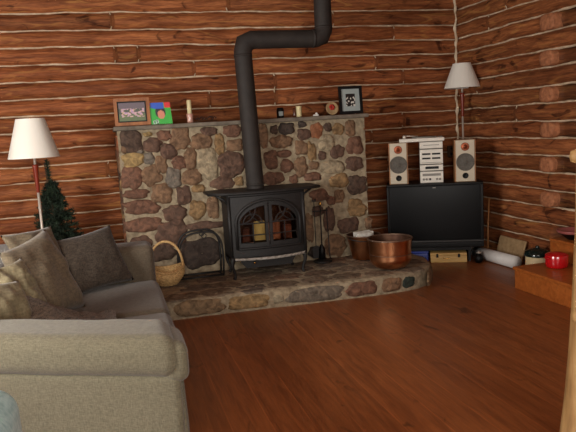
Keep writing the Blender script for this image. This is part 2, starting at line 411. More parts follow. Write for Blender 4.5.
# corner chinking
b = MB(); pts = []; rad = []
for i in range(100):
    z = i*.03; pts.append((XR-.02-.045+.022*noise.noise(V((0, 3, z*9))), YB-.06, z)); rad.append(max(.006, .015+.022*noise.noise(V((5, 1, z*13)))))
b.tube(pts, rad, 8); struct(b.build('trim_1', M_chink))
# crossing log ends in the right wall
for k in (4, 6, 8, 10, 12, 14, 16):
    z0, z1 = SEAMS[k]+.009, SEAMS[k+1]-.009; zc = (z0+z1)/2; b = MB(); rnd = random.Random(k)
    n = 28; rings = []
    yc = 5.15+rnd.uniform(-.012, .012); e = 3 if k != 14 else 6
    def ring(sc, x):
        o = []
        for j in range(n):
            a = 2*PI*j/n; c_, s_ = math.cos(a), math.sin(a)
            rr = (abs(c_)**e+abs(s_)**e)**(-1/e)*(1+.02*noise.noise(V((c_*1.5, s_*1.5, k))))
            o.append(V((x+.006*noise.noise(V((c_*2*sc, s_*2*sc, k+.5))), yc+.097*sc*rr*c_, zc+(z1-z0)/2*sc*rr*s_)))
        return o
    R_ = [ring(1, XR+.05), ring(1, XR-.07), ring(.95, XR-.08), ring(.6, XR-.083), ring(.3, XR-.084), ring(.02, XR-.084)]
    vs = [p for r_ in R_ for p in r_]
    fs = [(i*n+j, i*n+(j+1) % n, (i+1)*n+(j+1) % n, (i+1)*n+j) for i in range(5) for j in range(n)]
    tn = {14: (.62, .56, .56), 12: (.8, .7, .66)}.get(k, (1, 1, 1))
    b.add(vs, fs, col=tn); o = b.build('log_end', M_end, wr)

# left and front walls with windows (behind and beside the camera)
def holed_wall(name, P, ax, lo, hi, wins, th):
    b = MB(); cuts = sorted(wins)
    def bx(a0, a1, z0, z1):
        if ax == 0: b.box((a0, P-th, z0), (a1, P, z1), col=(1, 1, 1))
        else: b.box((P-th, a0, z0), (P, a1, z1), col=(1, 1, 1))
    c = lo
    for a0, a1, z0, z1 in cuts:
        bx(c, a0, -.05, ZC); bx(a0, a1, -.05, z0); bx(a0, a1, z1, ZC); c = a1
    bx(c, hi, -.05, ZC)
    return struct(b.build(name, M_ceil))
holed_wall('wall_left', XL, 1, YF, YB+.1, [(1.75, 3.45, .9, 2.3)], .15)
holed_wall('wall_front', YF, 0, XL, XR, [(-1.0, 1.6, 1.0, 2.5)], .15)
def window(name, a, bb, ax):
    b = MB()
    (x0, y0, z0), (x1, y1, z1) = a, bb; t = .05
    for (p, q) in (((0, 0), (1, t)), ((0, 1-t), (1, 1)), ((0, 0), (t*.7, 1)), ((1-t*.7, 0), (1, 1)), ((.5-t*.3, 0), (.5+t*.3, 1))):
        A_ = (x0+(x1-x0)*p[0] if ax == 0 else x0, y0 if ax == 0 else y0+(y1-y0)*p[0], z0+(z1-z0)*p[1])
        B_ = (x0+(x1-x0)*q[0] if ax == 0 else x1, y1 if ax == 0 else y0+(y1-y0)*q[0], z0+(z1-z0)*q[1])
        b.box(A_, B_)
    o = struct(b.build(name, M_white)); g = MB()
    if ax == 0: g.box((x0, (y0+y1)/2-.004, z0), (x1, (y0+y1)/2+.004, z1))
    else: g.box(((x0+x1)/2-.004, y0, z0), ((x0+x1)/2+.004, y1, z1))
    g.build('window_pane', M_glass, o)
window('window_1', (XL-.1, 1.75, .9), (XL-.04, 3.45, 2.3), 1)
window('window_2', (-1.0, YF-.1, 1.0), (1.6, YF-.04, 2.5), 0)

# ------------------------------------------------------------------ stones
SC = {'d': (78, 62, 52), 'y': (152, 128, 86), 'r': (106, 76, 60), 'b': (116, 90, 68), 'o': (130, 104, 72), 'l': (146, 132, 108),
      'q': (90, 68, 56), 'g': (106, 98, 88), 'z': (138, 90, 62), 'k': (62, 52, 46), 'n': (44, 52, 46)}
def stone(b, O, U, W, Nn, cx, cy, rx, ry, col, bulge=.03, seed=0, rot=0, e=2.6, rough=.18):
    n = 32; vs = []; rings = [1.0, .97, .9, .78, .6, .38, .02]
    O, U, W, Nn = V(O), V(U), V(W), V(Nn); cr, sr = math.cos(rot), math.sin(rot)
    tl = V((noise.noise(V((seed, 1.1, 0))), noise.noise(V((seed, 7.7, 3)))))*.45
    for ri, s in enumerate(rings):
        for j in range(n):
            a = 2*PI*j/n; c_, s_ = math.cos(a), math.sin(a)
            rr = (abs(c_)**e+abs(s_)**e)**(-1/e)*(1+rough*noise.noise(V((c_*1.7+seed*3.1, s_*1.7, seed)))+.07*noise.noise(V((c_*4+seed*3.1, s_*4, seed))))
            x = s*rx*rr*c_; y = s*ry*rr*s_
            h = bulge*(1-s**6)+ (bulge*tl.x*c_+bulge*tl.y*s_)*s*(1-s**6) + .009*noise.noise(V((x*16, y*16, seed)))*(s < .95)+.004*noise.noise(V((x*45, y*45, seed)))*(s < .95)
            if ri == 0: h = -.012
            x, y = x*cr-y*sr, x*sr+y*cr
            vs.append(O+U*(cx+x)+W*(cy+y)+Nn*h)
    fs = [(i*n+j, i*n+(j+1) % n, (i+1)*n+(j+1) % n, (i+1)*n+j) for i in range(len(rings)-1) for j in range(n)]
    k = lin((col[0]/255, col[1]/255, col[2]/255)); b.add(vs, fs, col=k)

YC = 6.02
cw, sw = V((r2.x, r2.y, r2.z)), u2
def atY(px, py, Y):
    d = fw + r2*((px-288)/FPX) + u2*((216-py)/FPX); t = Y/d.y
    return V((d.x*t, Y, 1.5+d.z*t))
A4 = [(82,138,84,92,'d'),(155,105,36,18,'y'),(175,152,72,58,'q'),(226,110,56,44,'r'),(295,122,76,88,'b'),(245,178,66,66,'q'),(385,137,84,58,'b'),(420,92,68,34,'q'),
      (520,90,76,54,'r'),(465,148,44,84,'o'),(527,152,70,48,'b'),(90,217,84,60,'y'),(160,210,44,50,'g'),(213,238,50,70,'b'),(290,228,56,54,'r'),(338,207,52,92,'b'),
      (412,235,84,120,'l'),(516,237,104,104,'q'),(85,295,80,86,'r'),(170,283,84,80,'b'),(265,294,62,74,'g'),(345,290,78,66,'b'),(480,315,98,54,'q'),(548,308,34,40,'o'),
      (215,362,80,78,'b'),(105,362,100,38,'r'),(312,368,56,76,'q'),(372,340,56,30,'o'),(52,170,24,30,'b'),(120,180,30,16,'g')]
A5 = [(130,75,140,58,'r'),(270,98,92,60,'q'),(370,85,70,78,'o'),(437,75,50,90,'b'),(140,150,150,56,'r'),(258,190,130,110,'q'),(212,268,110,66,'d'),(395,155,150,34,'q'),(388,272,176,118,'k'),
      (120,235,90,70,'q'),(200,40,60,24,'b')]
A6 = [(55,110,44,104,'b'),(103,85,34,38,'d'),(158,82,64,48,'k'),(225,62,36,26,'k'),(135,138,100,56,'b'),(232,105,54,48,'q'),(288,88,54,64,'z'),(335,75,34,38,'d'),
      (380,82,54,52,'o'),(432,78,44,70,'b'),(90,212,56,78,'r'),(148,188,64,36,'r'),(222,163,60,56,'b'),(266,180,40,78,'o'),(330,142,70,72,'l'),(376,180,62,54,'q'),
      (310,198,36,42,'q'),(452,155,74,80,'r'),(158,242,58,60,'r'),(221,245,58,80,'b'),(275,240,46,36,'b'),(268,288,86,36,'r'),(358,248,106,54,'l'),(452,232,80,64,'q'),
      (385,308,88,60,'o'),(465,325,90,84,'d'),(100,295,96,52,'r'),(188,300,40,36,'r'),(300,368,90,52,'r'),(385,375,44,60,'b'),(452,405,66,50,'o'),(350,392,36,40,'r')]
A7 = [(45,232,44,130,'b'),(140,190,56,120,'q'),(275,145,96,64,'o'),(85,150,56,50,'q'),(232,216,110,66,'q'),(328,205,38,60,'b'),(172,312,108,112,'b'),(72,345,60,50,'k'),
      (290,300,100,80,'q'),(95,80,60,40,'r'),(325,290,60,70,'r'),(240,395,90,26,'b')]
chim = thing('stone_chimney_wall', 'fieldstone chimney wall with pale mortar behind the black wood stove', 'chimney', (1.3, YC+.3, 0))
b = MB()
nx, nz = 110, 70; x0, x1, z0, z1 = .115, 2.515, .0, 1.545
vs = []
for i in range(nx+1):
    for j in range(nz+1):
        x = x0+(x1-x0)*i/nx; z = z0+(z1-z0)*j/nz
        e = .012*noise.noise(V((0, 3, z*7)))*(1 if i in (0, nx) else 0)
        vs.append((x+e, YC+.012*noise.noise(V((x*9, 1, z*9)))+.006*noise.noise(V((x*30, 1, z*30))), z))
b.add(vs, [(i*(nz+1)+j, (i+1)*(nz+1)+j, (i+1)*(nz+1)+j+1, i*(nz+1)+j+1) for i in range(nx) for j in range(nz)])
b.box((x0, YC+.012, z0), (x1, YB-.05, z1))
b.build('mortar', M_mortar, chim)
b = MB(); sd = 0
for lst, ox, oy, sc in ((A4, 112, 110, 4.323), (A5, 112, 190, 4.323), (A6, 250, 110, 4.323), (A7, 300, 180, 4.8)):
    for cx, cyy, w_, h_, c in lst:
        sd += 1; p = atY(ox+cx/sc, oy+cyy/sc, YC); k = 5.97/FPX/sc*1.12
        stone(b, (0, YC, 0), (1, 0, 0), (0, 0, 1), (0, -1, 0), p.x, p.z, w_/2*k, h_/2*k, SC[c], .022, sd, rough=.3, e=2.2+1.6*((sd*37) % 10)/10)
# the two side faces, laid more simply
rnd = random.Random(3)
for X, nx_ in ((x0, -1), (x1, 1)):
    for i in range(4):
        for j in range(8):
            yy = YC+.1+i*.18+rnd.uniform(-.02, .02); zz = .1+j*.19+(.09 if i % 2 else 0)
            if zz > 1.46: continue
            sd += 1; stone(b, (X, 0, 0), (0, 1, 0), (0, 0, 1), (nx_, 0, 0), yy, zz, rnd.uniform(.06, .085), rnd.uniform(.06, .085), SC[rnd.choice('drbqoz')], .018, sd)
b.build('fieldstone', M_stone, chim)
b = MB()
def mantel_fr(p): return V((p.x, p.y+.006*noise.noise(V((p.x*6, 2, p.z*30))), p.z+.004*noise.noise(V((p.x*5, p.y*5, 1)))))
b.rbox((.085, YC-.06, 1.545), (2.54, YB-.052, 1.582), .008, mantel_fr, n=40)
b.build('mantel_shelf', M_slab, chim)

# ------------------------------------------------------------------ hearth
hearth = thing('stone_hearth', 'low raised fieldstone hearth platform under the black wood stove', 'hearth', (1.5, 5.5, 0))
HT = .16
out = [(.36, 5.10), (.9, 5.09), (1.45, 5.06), (1.99, 5.03), (2.35, 5.03), (2.58, 5.07), (2.74, 5.16), (2.84, 5.32), (2.92, 5.6), (2.90, 5.85), (2.8, 5.96), (2.5, 5.985), (.33, 5.985), (.31, 5.6)]
# dense outline
den = []
for i in range(len(out)):
    a = V(out[i]); c = V(out[(i+1) % len(out)]); n = max(1, int((c-a).length/.05))
    for j in range(n): den.append(a+(c-a)*j/n)
cen = V((1.5, 5.6)); b = MB(); prof = [(0, 0), (-.0, .05), (.006, .11), (.0, .14), (-.018, HT-.006), (-.05, HT)]
n = len(den); vs = []
for q, z in prof:
    for p in den:
        d = (p-cen).normalized(); nn = .012*noise.noise(V((p.x*7, p.y*7, z*10)))
        vs.append((p.x+d.x*(q+nn), p.y+d.y*(q+nn), z+(.004*noise.noise(V((p.x*6, p.y*6, 5))) if z > .1 else 0)))
fs = [(i*n+j, i*n+(j+1) % n, (i+1)*n+(j+1) % n, (i+1)*n+j) for i in range(len(prof)-1) for j in range(n)]
fs.append(tuple((len(prof)-1)*n+j for j in range(n)))
b.add(vs, fs, smooth=True); b.build('mortar_bed', M_mortar, hearth)
b = MB(); rnd = random.Random(12)
# front face stones along the outline
xs = [(.45, .86, 'b'), (.88, 1.22, 'o'), (1.31, 1.84, 'g'), (1.86, 2.0, 'b'), (1.99, 2.26, 'r')]
def front(t):  # arclength param along the front polyline
    acc = 0; pts = [V(p) for p in out[:10]]
    for a, c in zip(pts, pts[1:]):
        l = (c-a).length; d = (c-a)/l
        if acc+l >= t: return a+d*(t-acc), d
        acc += l
    return pts[-1], d
t = .05; FS = [(.42, 'o', .9), (.36, 'y', .8), (.1, 'l', .6), (.5, 'g', .9), (.3, 'r', .8), (.2, 'b', .9), (.13, 'n', .7), (.42, 'o', .9), (.18, 'b', .9), (.25, 'b', .9), (.25, 'q', .9), (.3, 'b', .9)]
for w_, c, hh in FS:
    p, d = front(t+w_/2); sd += 1
    col = {'y': (134, 110, 76), 'o': (118, 98, 74), 'g': (102, 92, 80), 'l': (140, 130, 108)}.get(c, SC[c])
    stone(b, (p.x, p.y, 0), (d.x, d.y, 0), (0, 0, 1), (d.y, -d.x, 0), 0, .078, w_/2*1.0, .074*hh, col, .016, sd, e=3.4, rough=.2)
    t += w_+.02
# flagstones on the top
for i in range(9):
    for j in range(4):
        x = .5+i*.29+(.12 if j % 2 else 0)+rnd.uniform(-.03, .03); y = 5.2+j*.235+rnd.uniform(-.02, .02)
        if x > 2.72 or (x > 2.6 and y < 5.3) or y > 5.93: continue
        sd += 1; stone(b, (0, 0, HT-.001), (1, 0, 0), (0, 1, 0), (0, 0, 1), x, y, rnd.uniform(.138, .152), rnd.uniform(.106, .118), rnd.choice([(112, 98, 82), (104, 88, 74), (118, 104, 88), (108, 86, 70), (98, 88, 78)]), .006, sd, e=3, rough=.25)
b.build('flagstone', M_stone, hearth)

# ------------------------------------------------------------------ wood stove
stove = thing('wood_stove', 'black cast iron wood stove with arched glass doors standing on the hearth', 'stove', (1.35, 5.72, HT))
SX0, SX1, SF, SB, SZ0, SZ1 = 1.0, 1.69, 5.57, 5.93, .33, .925
b = MB()
# body with bowed front
N_ = 24; ring = []
for i in range(N_+1):
    s = -1+2*i/N_; ring.append((1.345+.345*s, SF-.045*(1-s*s)))
ring += [(SX1, SB), (SX0, SB)]
# arch opening left by building the front as a frame
def front_y(x): s = (x-1.345)/.345; return SF-.045*(1-s*s)
W0, W1, WB, WS, WT = 1.075, 1.625, .455, .66, .845      # door opening: left, right, sill, spring line, crown
def arch(x, w=0):
    s = (x-(W0+W1)/2)/((W1-W0)/2+w); s = max(-1, min(1, s)); return WS+(WT+w-WS)*math.sqrt(max(0, 1-s*s))
xs_ = [SX0+(SX1-SX0)*i/60 for i in range(61)]
def strip(lo_, hi_, xa, xb, y_off=0, m=40, bb=b, **k):
    vs = []
    for i in range(m+1):
        x = xa+(xb-xa)*i/m
        for z in (lo_(x), hi_(x)): vs.append((x, front_y(x)+y_off, z))
    bb.add(vs, [(2*i, 2*i+2, 2*i+3, 2*i+1) for i in range(m)], **k)
    vs2 = [(p[0], p[1]+.03, p[2]) for p in vs]
    bb.add(vs2, [(2*i, 2*i+1, 2*i+3, 2*i+2) for i in range(m)], **k)
    # rims
    for h in (0, 1):
        r_ = []
        for i in range(m+1): r_ += [vs[2*i+h], vs2[2*i+h]]
        bb.add(r_, [(2*i, 2*i+2, 2*i+3, 2*i+1) for i in range(m)], **k)
strip(lambda x: SZ0, lambda x: SZ1, SX0, W0, m=6); strip(lambda x: SZ0, lambda x: SZ1, W1, SX1, m=6)
strip(lambda x: SZ0, lambda x: WB, W0, W1); strip(lambda x: arch(x), lambda x: SZ1, W0, W1, m=60)
b.box((SX0, SF+.0, SZ0), (SX0+.02, SB, SZ1)); b.box((SX1-.02, SF, SZ0), (SX1, SB, SZ1)); b.box((SX0, SB-.02, SZ0), (SX1, SB, SZ1))
b.box((SX0, SF-.02, SZ0), (SX1, SB, SZ0+.02))
# panel ridges on the left and right sides
for X, sg in ((SX0, -1), (SX1, 1)):
    b.box((min(X, X+sg*.008), SF+.05, SZ0+.06), (max(X, X+sg*.008), SB-.05, SZ1-.07))
    b.tube([(X, SF, SZ0), (X, SF, SZ1)], .016, 10)
b.tube([(x, front_y(x)-.006, SZ0+.015) for x in xs_], .014, 8); b.tube([(x, front_y(x)-.006, SZ1-.01) for x in xs_], .012, 8)
b.build('stove_body', M_iron, stove)
# raised arch moulding
b = MB(); pts = []
for i in range(41):
    a = PI-PI*i/40; x = (W0+W1)/2+((W1-W0)/2+.022)*math.cos(a); z = WS+(WT+.022-WS)*math.sin(a); pts.append((x, front_y(x)-.008, z))
pts = [(W0-.022, front_y(W0)-.008, WB-.02)]+pts+[(W1+.022, front_y(W1)-.008, WB-.02)]
b.tube(pts, .014, 8); b.tube([(x, front_y(x)-.008, WB-.02) for x in [W0-.022+(W1-W0+.044)*i/30 for i in range(31)]], .012, 8)
b.build('arch_moulding', M_iron, stove)
for side in (0, 1):
    xa, xb = (W0, 1.343) if side == 0 else (1.353, W1); b = MB()
    m = 30; fw_ = .028
    strip(lambda x: WB, lambda x: WB+fw_, xa, xb, -.002, bb=b)
    strip(lambda x: WB, lambda x: arch(x), *((xb-fw_, xb) if side == 0 else (xa, xa+fw_)), y_off=-.002, m=6, bb=b)
    strip(lambda x: max(WB, arch(x)-fw_), lambda x: arch(x), xa, xb, -.002, m=40, bb=b)
    strip(lambda x: WB, lambda x: arch(x), *((xa, xa+.012) if side == 0 else (xb-.012, xb)), y_off=-.002, m=4, bb=b)
    # muntins: one upright, two bars, arched tracery
    xm = (xa+xb)/2+(-.006 if side == 0 else .006)
    b.tube([(xm, front_y(xm)+.0, WB+.02), (xm, front_y(xm)+.0, .665)], .006, 6)
    for z in (.555, .66): b.tube([(xa+(xb-xa)*i/10, front_y(xa+(xb-xa)*i/10), z) for i in range(11)], .006, 6)
    for c0, c1 in ((xa+.01, xb-.02), (xb-.02, xa+.01)):
        pts = []
        for i in range(13):
            a = PI/2*i/12; x = c0+(c1-c0)*math.sin(a)*.62; z = .66+(.14)*(1-math.cos(a))*1.0
            if z > arch(x)-.01: break
            pts.append((x, front_y(x), z))
        if len(pts) > 2: b.tube(pts, .005, 6)
    cx_ = xm; pts = []
    for i in range(21):
        a = PI*i/20; x = cx_+.085*math.cos(a); z = .66+.085*math.sin(a)
        if z < arch(x)-.005: pts.append((x, front_y(x), z))
    if len(pts) > 2: b.tube(pts, .005, 6)
    door = b.build('stove_door', M_iron, stove)
    hb = MB(); hx = xb-.014 if side == 0 else xa+.014
    if side == 1: hb.tube([(hx, front_y(hx)-.005, .56), (hx, front_y(hx)-.03, .56), (hx+.0, front_y(hx)-.035, .52)], .007, 8); hb.build('door_handle', M_iron, door)
    # glass panes
    g = MB(); m = 20; vs = []
    for i in range(m+1):
        x = xa+(xb-xa)*i/m; vs += [(x, front_y(x)+.02, WB), (x, front_y(x)+.02, arch(x))]
    g.add(vs, [(2*i, 2*i+2, 2*i+3, 2*i+1) for i in range(m)])
    gm = mat('stove_glass', (.5, .42, .36, 1), .05); gm.node_tree.nodes['Principled BSDF'].inputs['Transmission Weight'].default_value = 1
    gm.node_tree.nodes['Principled BSDF'].inputs['IOR'].default_value = 1.1
    g.build('glass', gm, door)
# firebox inside
b = MB(); b.box((SX0+.04, SB-.12, SZ0+.03), (SX1-.04, SB-.09, SZ1-.05)); b.box((SX0+.04, SF+.02, SZ0+.05), (SX1-.04, SB-.1, SZ0+.09)); b.build('firebox_lining', M_firebrick, stove)
b = MB(); b.rbox((1.24, 5.655, .475), (1.345, 5.68, .655), .01); b.build('glow_panel', M_glow1, stove)  # flat panels added behind the glass, their glow put into the material
b = MB(); b.rbox((1.375, 5.66, .47), (1.49, 5.68, .64), .01); b.build('glow_panel', M_glow2, stove)
M_char = nmat('charred_log', [rgb(70, 34, 20), rgb(120, 62, 36)], 10)
for x in (1.12, 1.52): b = MB(); b.rbox((x, 5.66, .47), (x+.08, 5.70, .60), .01); b.build('firewood_log', M_char, stove)
# top plate with side shelves
b = MB()
plate = [(.84, 5.62), (.93, 5.56), (1.0, 5.53)]+[(SX0+(SX1-SX0)*i/16, front_y(SX0+(SX1-SX0)*i/16)-.035) for i in range(1, 16)]+[(1.7, 5.53), (1.78, 5.56), (1.865, 5.60), (1.865, 5.88), (1.7, 5.95), (1.0, 5.95), (.84, 5.90)]
vs = [(x, y, .925) for x, y in plate]+[(x, y, .95) for x, y in plate]; n = len(plate)
b.add(vs, [tuple(range(n))[::-1], tuple(range(n, 2*n))]+[(i, (i+1) % n, (i+1) % n+n, i+n) for i in range(n)], smooth=False)
b.tube([(x, y, .9375) for x, y in plate], .0125, 6, closed=True)
b.build('top_plate', M_iron, stove)
for sg, X in ((-1, SX0), (1, SX1)):
    for y in (5.62, 5.86): b = MB(); b.tube([(X, y, .84), (X+sg*.03, y, .88), (X+sg*.1, y, .925)], [.012, .011, .01], 8); b.build('shelf_bracket', M_iron, stove)
# ash lip
b = MB(); vs = []; m = 40
for i in range(m+1):
    x = SX0+.02+(SX1-SX0-.03)*i/m; y = front_y(x); bul = .05*(1-((x-1.345)/.345)**2)+.02
    vs += [(x, y, .352), (x, y-bul, .35), (x, y-bul-.006, .362), (x, y-bul-.006, .338), (x, y, .33)]
b.add(vs, [(5*i+j, 5*i+5+j, 5*i+6+j, 5*i+1+j) for i in range(m) for j in range(4)]); b.build('ash_lip', M_ash, stove)
b = MB()
b.prism([(1.07, .33), (1.60, .33), (1.55, .25), (1.13, .25)], 5.57, 5.85); ap = b.build('ash_pan', M_iron, stove)
b = MB(); b.lathe([(0, -.012), (.009, -.009), (.012, 0), (.009, .009), (0, .012)], (1.2, 5.55, .3), 12); b.build('pan_knob', M_brass, ap)
for (x, y, sg, fy) in ((1.0, 5.56, -1, -1), (1.675, 5.56, 1, -1), (1.02, 5.9, -1, 1), (1.66, 5.9, 1, 1)):
    b = MB(); pts = []; rad = []
    for i in range(11):
        q = i/10; z = .36-(.36-HT-.012)*q; off = .02*math.sin(q*PI*1.6)-.012*q
        pts.append((x+sg*(-.01+off*.8+.02*q*q), y+fy*(.5*off+.012*q*q), z)); rad.append(.026-.014*math.sin(q*PI*.62))
    pts.append((pts[-1][0]+sg*.008, pts[-1][1]+fy*.006, HT+.008)); rad.append(.018)
    b.tube(pts, rad, 10); b.build('leg', M_iron, stove)

# flue pipe
pipe = thing('stove_pipe', 'black metal flue pipe rising from the stove and bending to the right', 'pipe', (1.31, 5.8, .95))
PR = .081; Yp = 5.8
def elb(p, q, r_, cut): pass
P = [V((1.308, Yp, .95)), V((1.27, Yp, 2.19)), V((1.292, Yp, 2.262)), V((1.365, Yp, 2.292)), V((1.96, Yp, 2.292)), V((2.022, Yp, 2.312)), V((2.05, Yp, 2.37)), V((2.055, Yp, ZC))]
def seg(name, pts):
    b = MB(); vs = []; n = 28; dirs = []
    for i, p in enumerate(pts):
        if i == 0: t = pts[1]-p
        elif i == len(pts)-1: t = p-pts[i-1]
        else: t = (pts[i+1]-p).normalized()+(p-pts[i-1]).normalized()
        t.normalize(); bx_ = V((0, 1, 0)); a = bx_.cross(t).normalized()
        k = 1.0
        if 0 < i < len(pts)-1: k = 1/max(.7, t.dot((pts[i+1]-p).normalized()))
        for j in range(n):
            an = 2*PI*j/n; vs.append(p+PR*(k*math.cos(an)*a+math.sin(an)*bx_))
    m = len(pts); b.add(vs, [(i*n+j, i*n+(j+1) % n, (i+1)*n+(j+1) % n, (i+1)*n+j) for i in range(m-1) for j in range(n)])
    return b.build(name, M_pipe, pipe)
seg('pipe_section', [P[0], P[0].lerp(P[1], .97)])
seg('pipe_elbow', [P[0].lerp(P[1], .97), P[1], P[2], P[3], P[3].lerp(P[4], .03)])
seg('pipe_section', [P[3].lerp(P[4], .03), P[3].lerp(P[4], .97)])
seg('pipe_elbow', [P[3].lerp(P[4], .97), P[4], P[5], P[6], P[6].lerp(P[7], .03)])
seg('pipe_section', [P[6].lerp(P[7], .03), P[7]])
for pos, d in ((P[0].lerp(P[1], .03), 'z'), (P[0].lerp(P[1], .97), 'z'), (P[3].lerp(P[4], .97), 'x'), (P[6].lerp(P[7], .03), 'z')):
    b = MB(); h = .012; dv = V((0, 0, h)) if d == 'z' else V((h, 0, 0))
    b.tube([pos-dv, pos+dv], PR+.003, 28); b.build('pipe_collar', M_pipe, pipe)

# fireplace tools
tl = thing('fireplace_tool_set', 'dark iron fireplace tools on a stand right of the stove', 'fireplace tools', (1.95, 5.86, HT+.005))
b = MB(); b.lathe([(0, .0), (.09, .0), (.09, .012), (.02, .02), (0, .022)], (1.95, 5.86, HT+.006), 24); b.build('base', M_iron, tl)
b = MB(); b.tube([(1.95, 5.86, HT+.02), (1.95, 5.86, .72)], .006, 8); b.tube([(1.87, 5.86, .67), (2.03, 5.86, .67)], .005, 8); b.build('pole', M_iron, tl)
b = MB(); b.lathe([(0, 0), (.012, .008), (.015, .02), (.01, .035), (0, .042)], (1.95, 5.86, .72), 12); b.build('finial', M_brass, tl)
b = MB(); b.tube([(1.885, 5.85, .77), (1.885, 5.85, .30)], .0045, 8); b.rbox((1.865, 5.838, .765), (1.905, 5.862, .79), .008); b.build('shovel', M_iron, tl)
b = MB(); b.prism([(1.85, .21), (1.92, .21), (1.925, .32), (1.885, .335), (1.845, .32)], 5.843, 5.853); b.build('shovel_pan', M_iron, tl)
b = MB(); b.tube([(2.005, 5.84, .70), (2.015, 5.83, .24), (2.018, 5.83, .2), (2.04, 5.83, .19)], .0055, 8); b.build('poker', M_iron, tl)
b = MB(); b.tube([(1.94, 5.84, .68), (1.94, 5.84, .34)], .0045, 8); b.build('brush_handle', M_iron, tl)
b = MB(); b.lathe([(.012, .14), (.03, .1), (.036, 0), (0, 0)], (1.94, 5.84, .2), 14); b.build('brush_head', M_black, tl)
b = MB(); b.tube([(1.84, 5.8, .20), (1.86, 5.79, .175), (1.83, 5.79, .175)], .01, 8); 

# log rack hoop
lr = thing('iron_log_rack', 'empty black wrought iron log hoop between wicker basket and stove', 'log rack', (.75, 5.86, HT+.005))
for Y, nm in ((5.78, 'hoop'), (5.93, 'hoop')):
    b = MB(); pts = []
    for i in range(25):
        a = PI*1.0-PI*i/24; pts.append((.755+.20*math.copysign(abs(math.cos(a))**.6, math.cos(a)), Y, .36+.2*math.sin(a)**.8*1.1))
    pts = [(.56, Y, HT+.012), (.553, Y, .28)]+pts[1:-1]+[(.956, Y, .28), (.95, Y, HT+.012)]
    pts = [(p[0]+(.0), p[1], p[2]+.02*((p[0]-.55)/.47) if p[2] > .2 else p[2]) for p in pts]
    b.tube(pts, .0095, 8); b.tube([(.56, Y, HT+.014), (.95, Y, HT+.014)], .009, 8)
    c_ = [(.79+.022*math.cos(a*.5), Y-.006, .555+.022*math.sin(a*.5)) for a in range(13)]
    b.tube(c_, .005, 6); b.build(nm, M_iron, lr)
for x in (.575, .935):
    b = MB(); b.tube([(x, 5.78, HT+.014), (x, 5.93, HT+.014)], .008, 8); b.build('crossbar', M_iron, lr)

# wicker basket
bk = thing('wicker_basket', 'round pale wicker basket with tall arched handle on the hearth corner', 'basket', (.44, 5.62, HT+.006))
bc = V((.425, 5.66, HT+.012)); b = MB()
def brad(z): q = z/.14; return .085+.07*math.sin(min(1, q*1.05)*PI*.62)
rows = 16; n = 72; 
for shell in (0, 1):
    vs = []; col = []
    for i in range(rows*3+1):
        z = .14*i/(rows*3)
        for j in range(n):
            a = 2*PI*j/n; wv = .005*math.sin(a*18+(PI if (i//3) % 2 else 0))*math.sin(PI*(i % 3)/3+.5)
            r_ = brad(z)+wv-shell*.012
            vs.append(bc+V((r_*math.cos(a), r_*math.sin(a), z+.02*math.cos(2*a)*z/.14)))
            t_ = 1+.25*math.sin(a*18+(PI if (i//3) % 2 else 0)); col.append((t_, t_, t_))
    b.add(vs, [(i*n+j, i*n+(j+1) % n, (i+1)*n+(j+1) % n, (i+1)*n+j) for i in range(rows*3) for j in range(n)], col=col)
b.add([bc+V((.085*math.cos(2*PI*j/n), .085*math.sin(2*PI*j/n), .004)) for j in range(n)], [tuple(range(n))])
b.build('basket_bowl', M_wick, bk)
b = MB(); b.tube([bc+V((brad(.14)*math.cos(2*PI*j/40), brad(.14)*math.sin(2*PI*j/40), .145+.02*math.cos(4*PI*j/40))) for j in range(40)], .011, 8, closed=True); b.build('rim', M_wick, bk)
b = MB(); pts = [bc+V((.14*math.cos(PI*i/20), -.05*math.cos(PI*i/20), .135+.25*math.sin(PI*i/20)**.8)) for i in range(21)]
b.tube(pts, .0115, 8); b.build('handle', M_wick, bk)

# copper vessels
def copper_pot(c, prof, inn, name, label, cat):
    t = thing(name, label, cat, c); b = MB(); b.lathe(prof, c, 48); b.build('pot_body', M_copper, t)
    b = MB(); b.lathe(inn, c, 48); b.build('pot_inside', M_copin, t); return t
c = V((2.405, 5.275, HT+.012))
t = copper_pot(c, [(0, 0), (.10, .0), (.135, .012), (.168, .04), (.186, .075), (.19, .10), (.186, .13), (.188, .14), (.19, .17), (.194, .22), (.199, .26), (.2, .27)],
           [(.194, .27), (.19, .2), (.182, .13), (.17, .06), (.1, .015), (0, .012)], 'copper_cauldron', 'wide polished copper cauldron with dark rim at the hearth front', 'pot')
b = MB(); b.tube([c+V((.2*math.cos(2*PI*j/48), .2*math.sin(2*PI*j/48), .273)) for j in range(48)], .008, 8, closed=True)
b.tube([c+V((.1875*math.cos(2*PI*j/48), .1875*math.sin(2*PI*j/48), .135)) for j in range(48)], .0035, 6, closed=True); b.build('rim', M_copdark, t)
c = V((2.365, 5.80, HT+.008))
t = copper_pot(c, [(0, 0), (.112, 0), (.118, .01), (.136, .1), (.16, .22), (.165, .235)], [(.158, .235), (.126, .1), (.1, .012), (0, .01)], 'copper_bucket', 'tapered copper bucket filled with newspaper against the stone chimney', 'bucket')
b = MB(); b.tube([c+V((.165*math.cos(2*PI*j/40), .165*math.sin(2*PI*j/40), .236)) for j in range(40)], .006, 8, closed=True); b.build('rim', M_copdark, t)
b = MB(); b.tube([c+V((-.168*math.cos(PI*i/16), -.168*math.sin(PI*i/16)*.9, .22-.03*math.sin(PI*i/16))) for i in range(17)], .005, 8); b.build('bail_handle', M_iron, t)
rnd = random.Random(5)
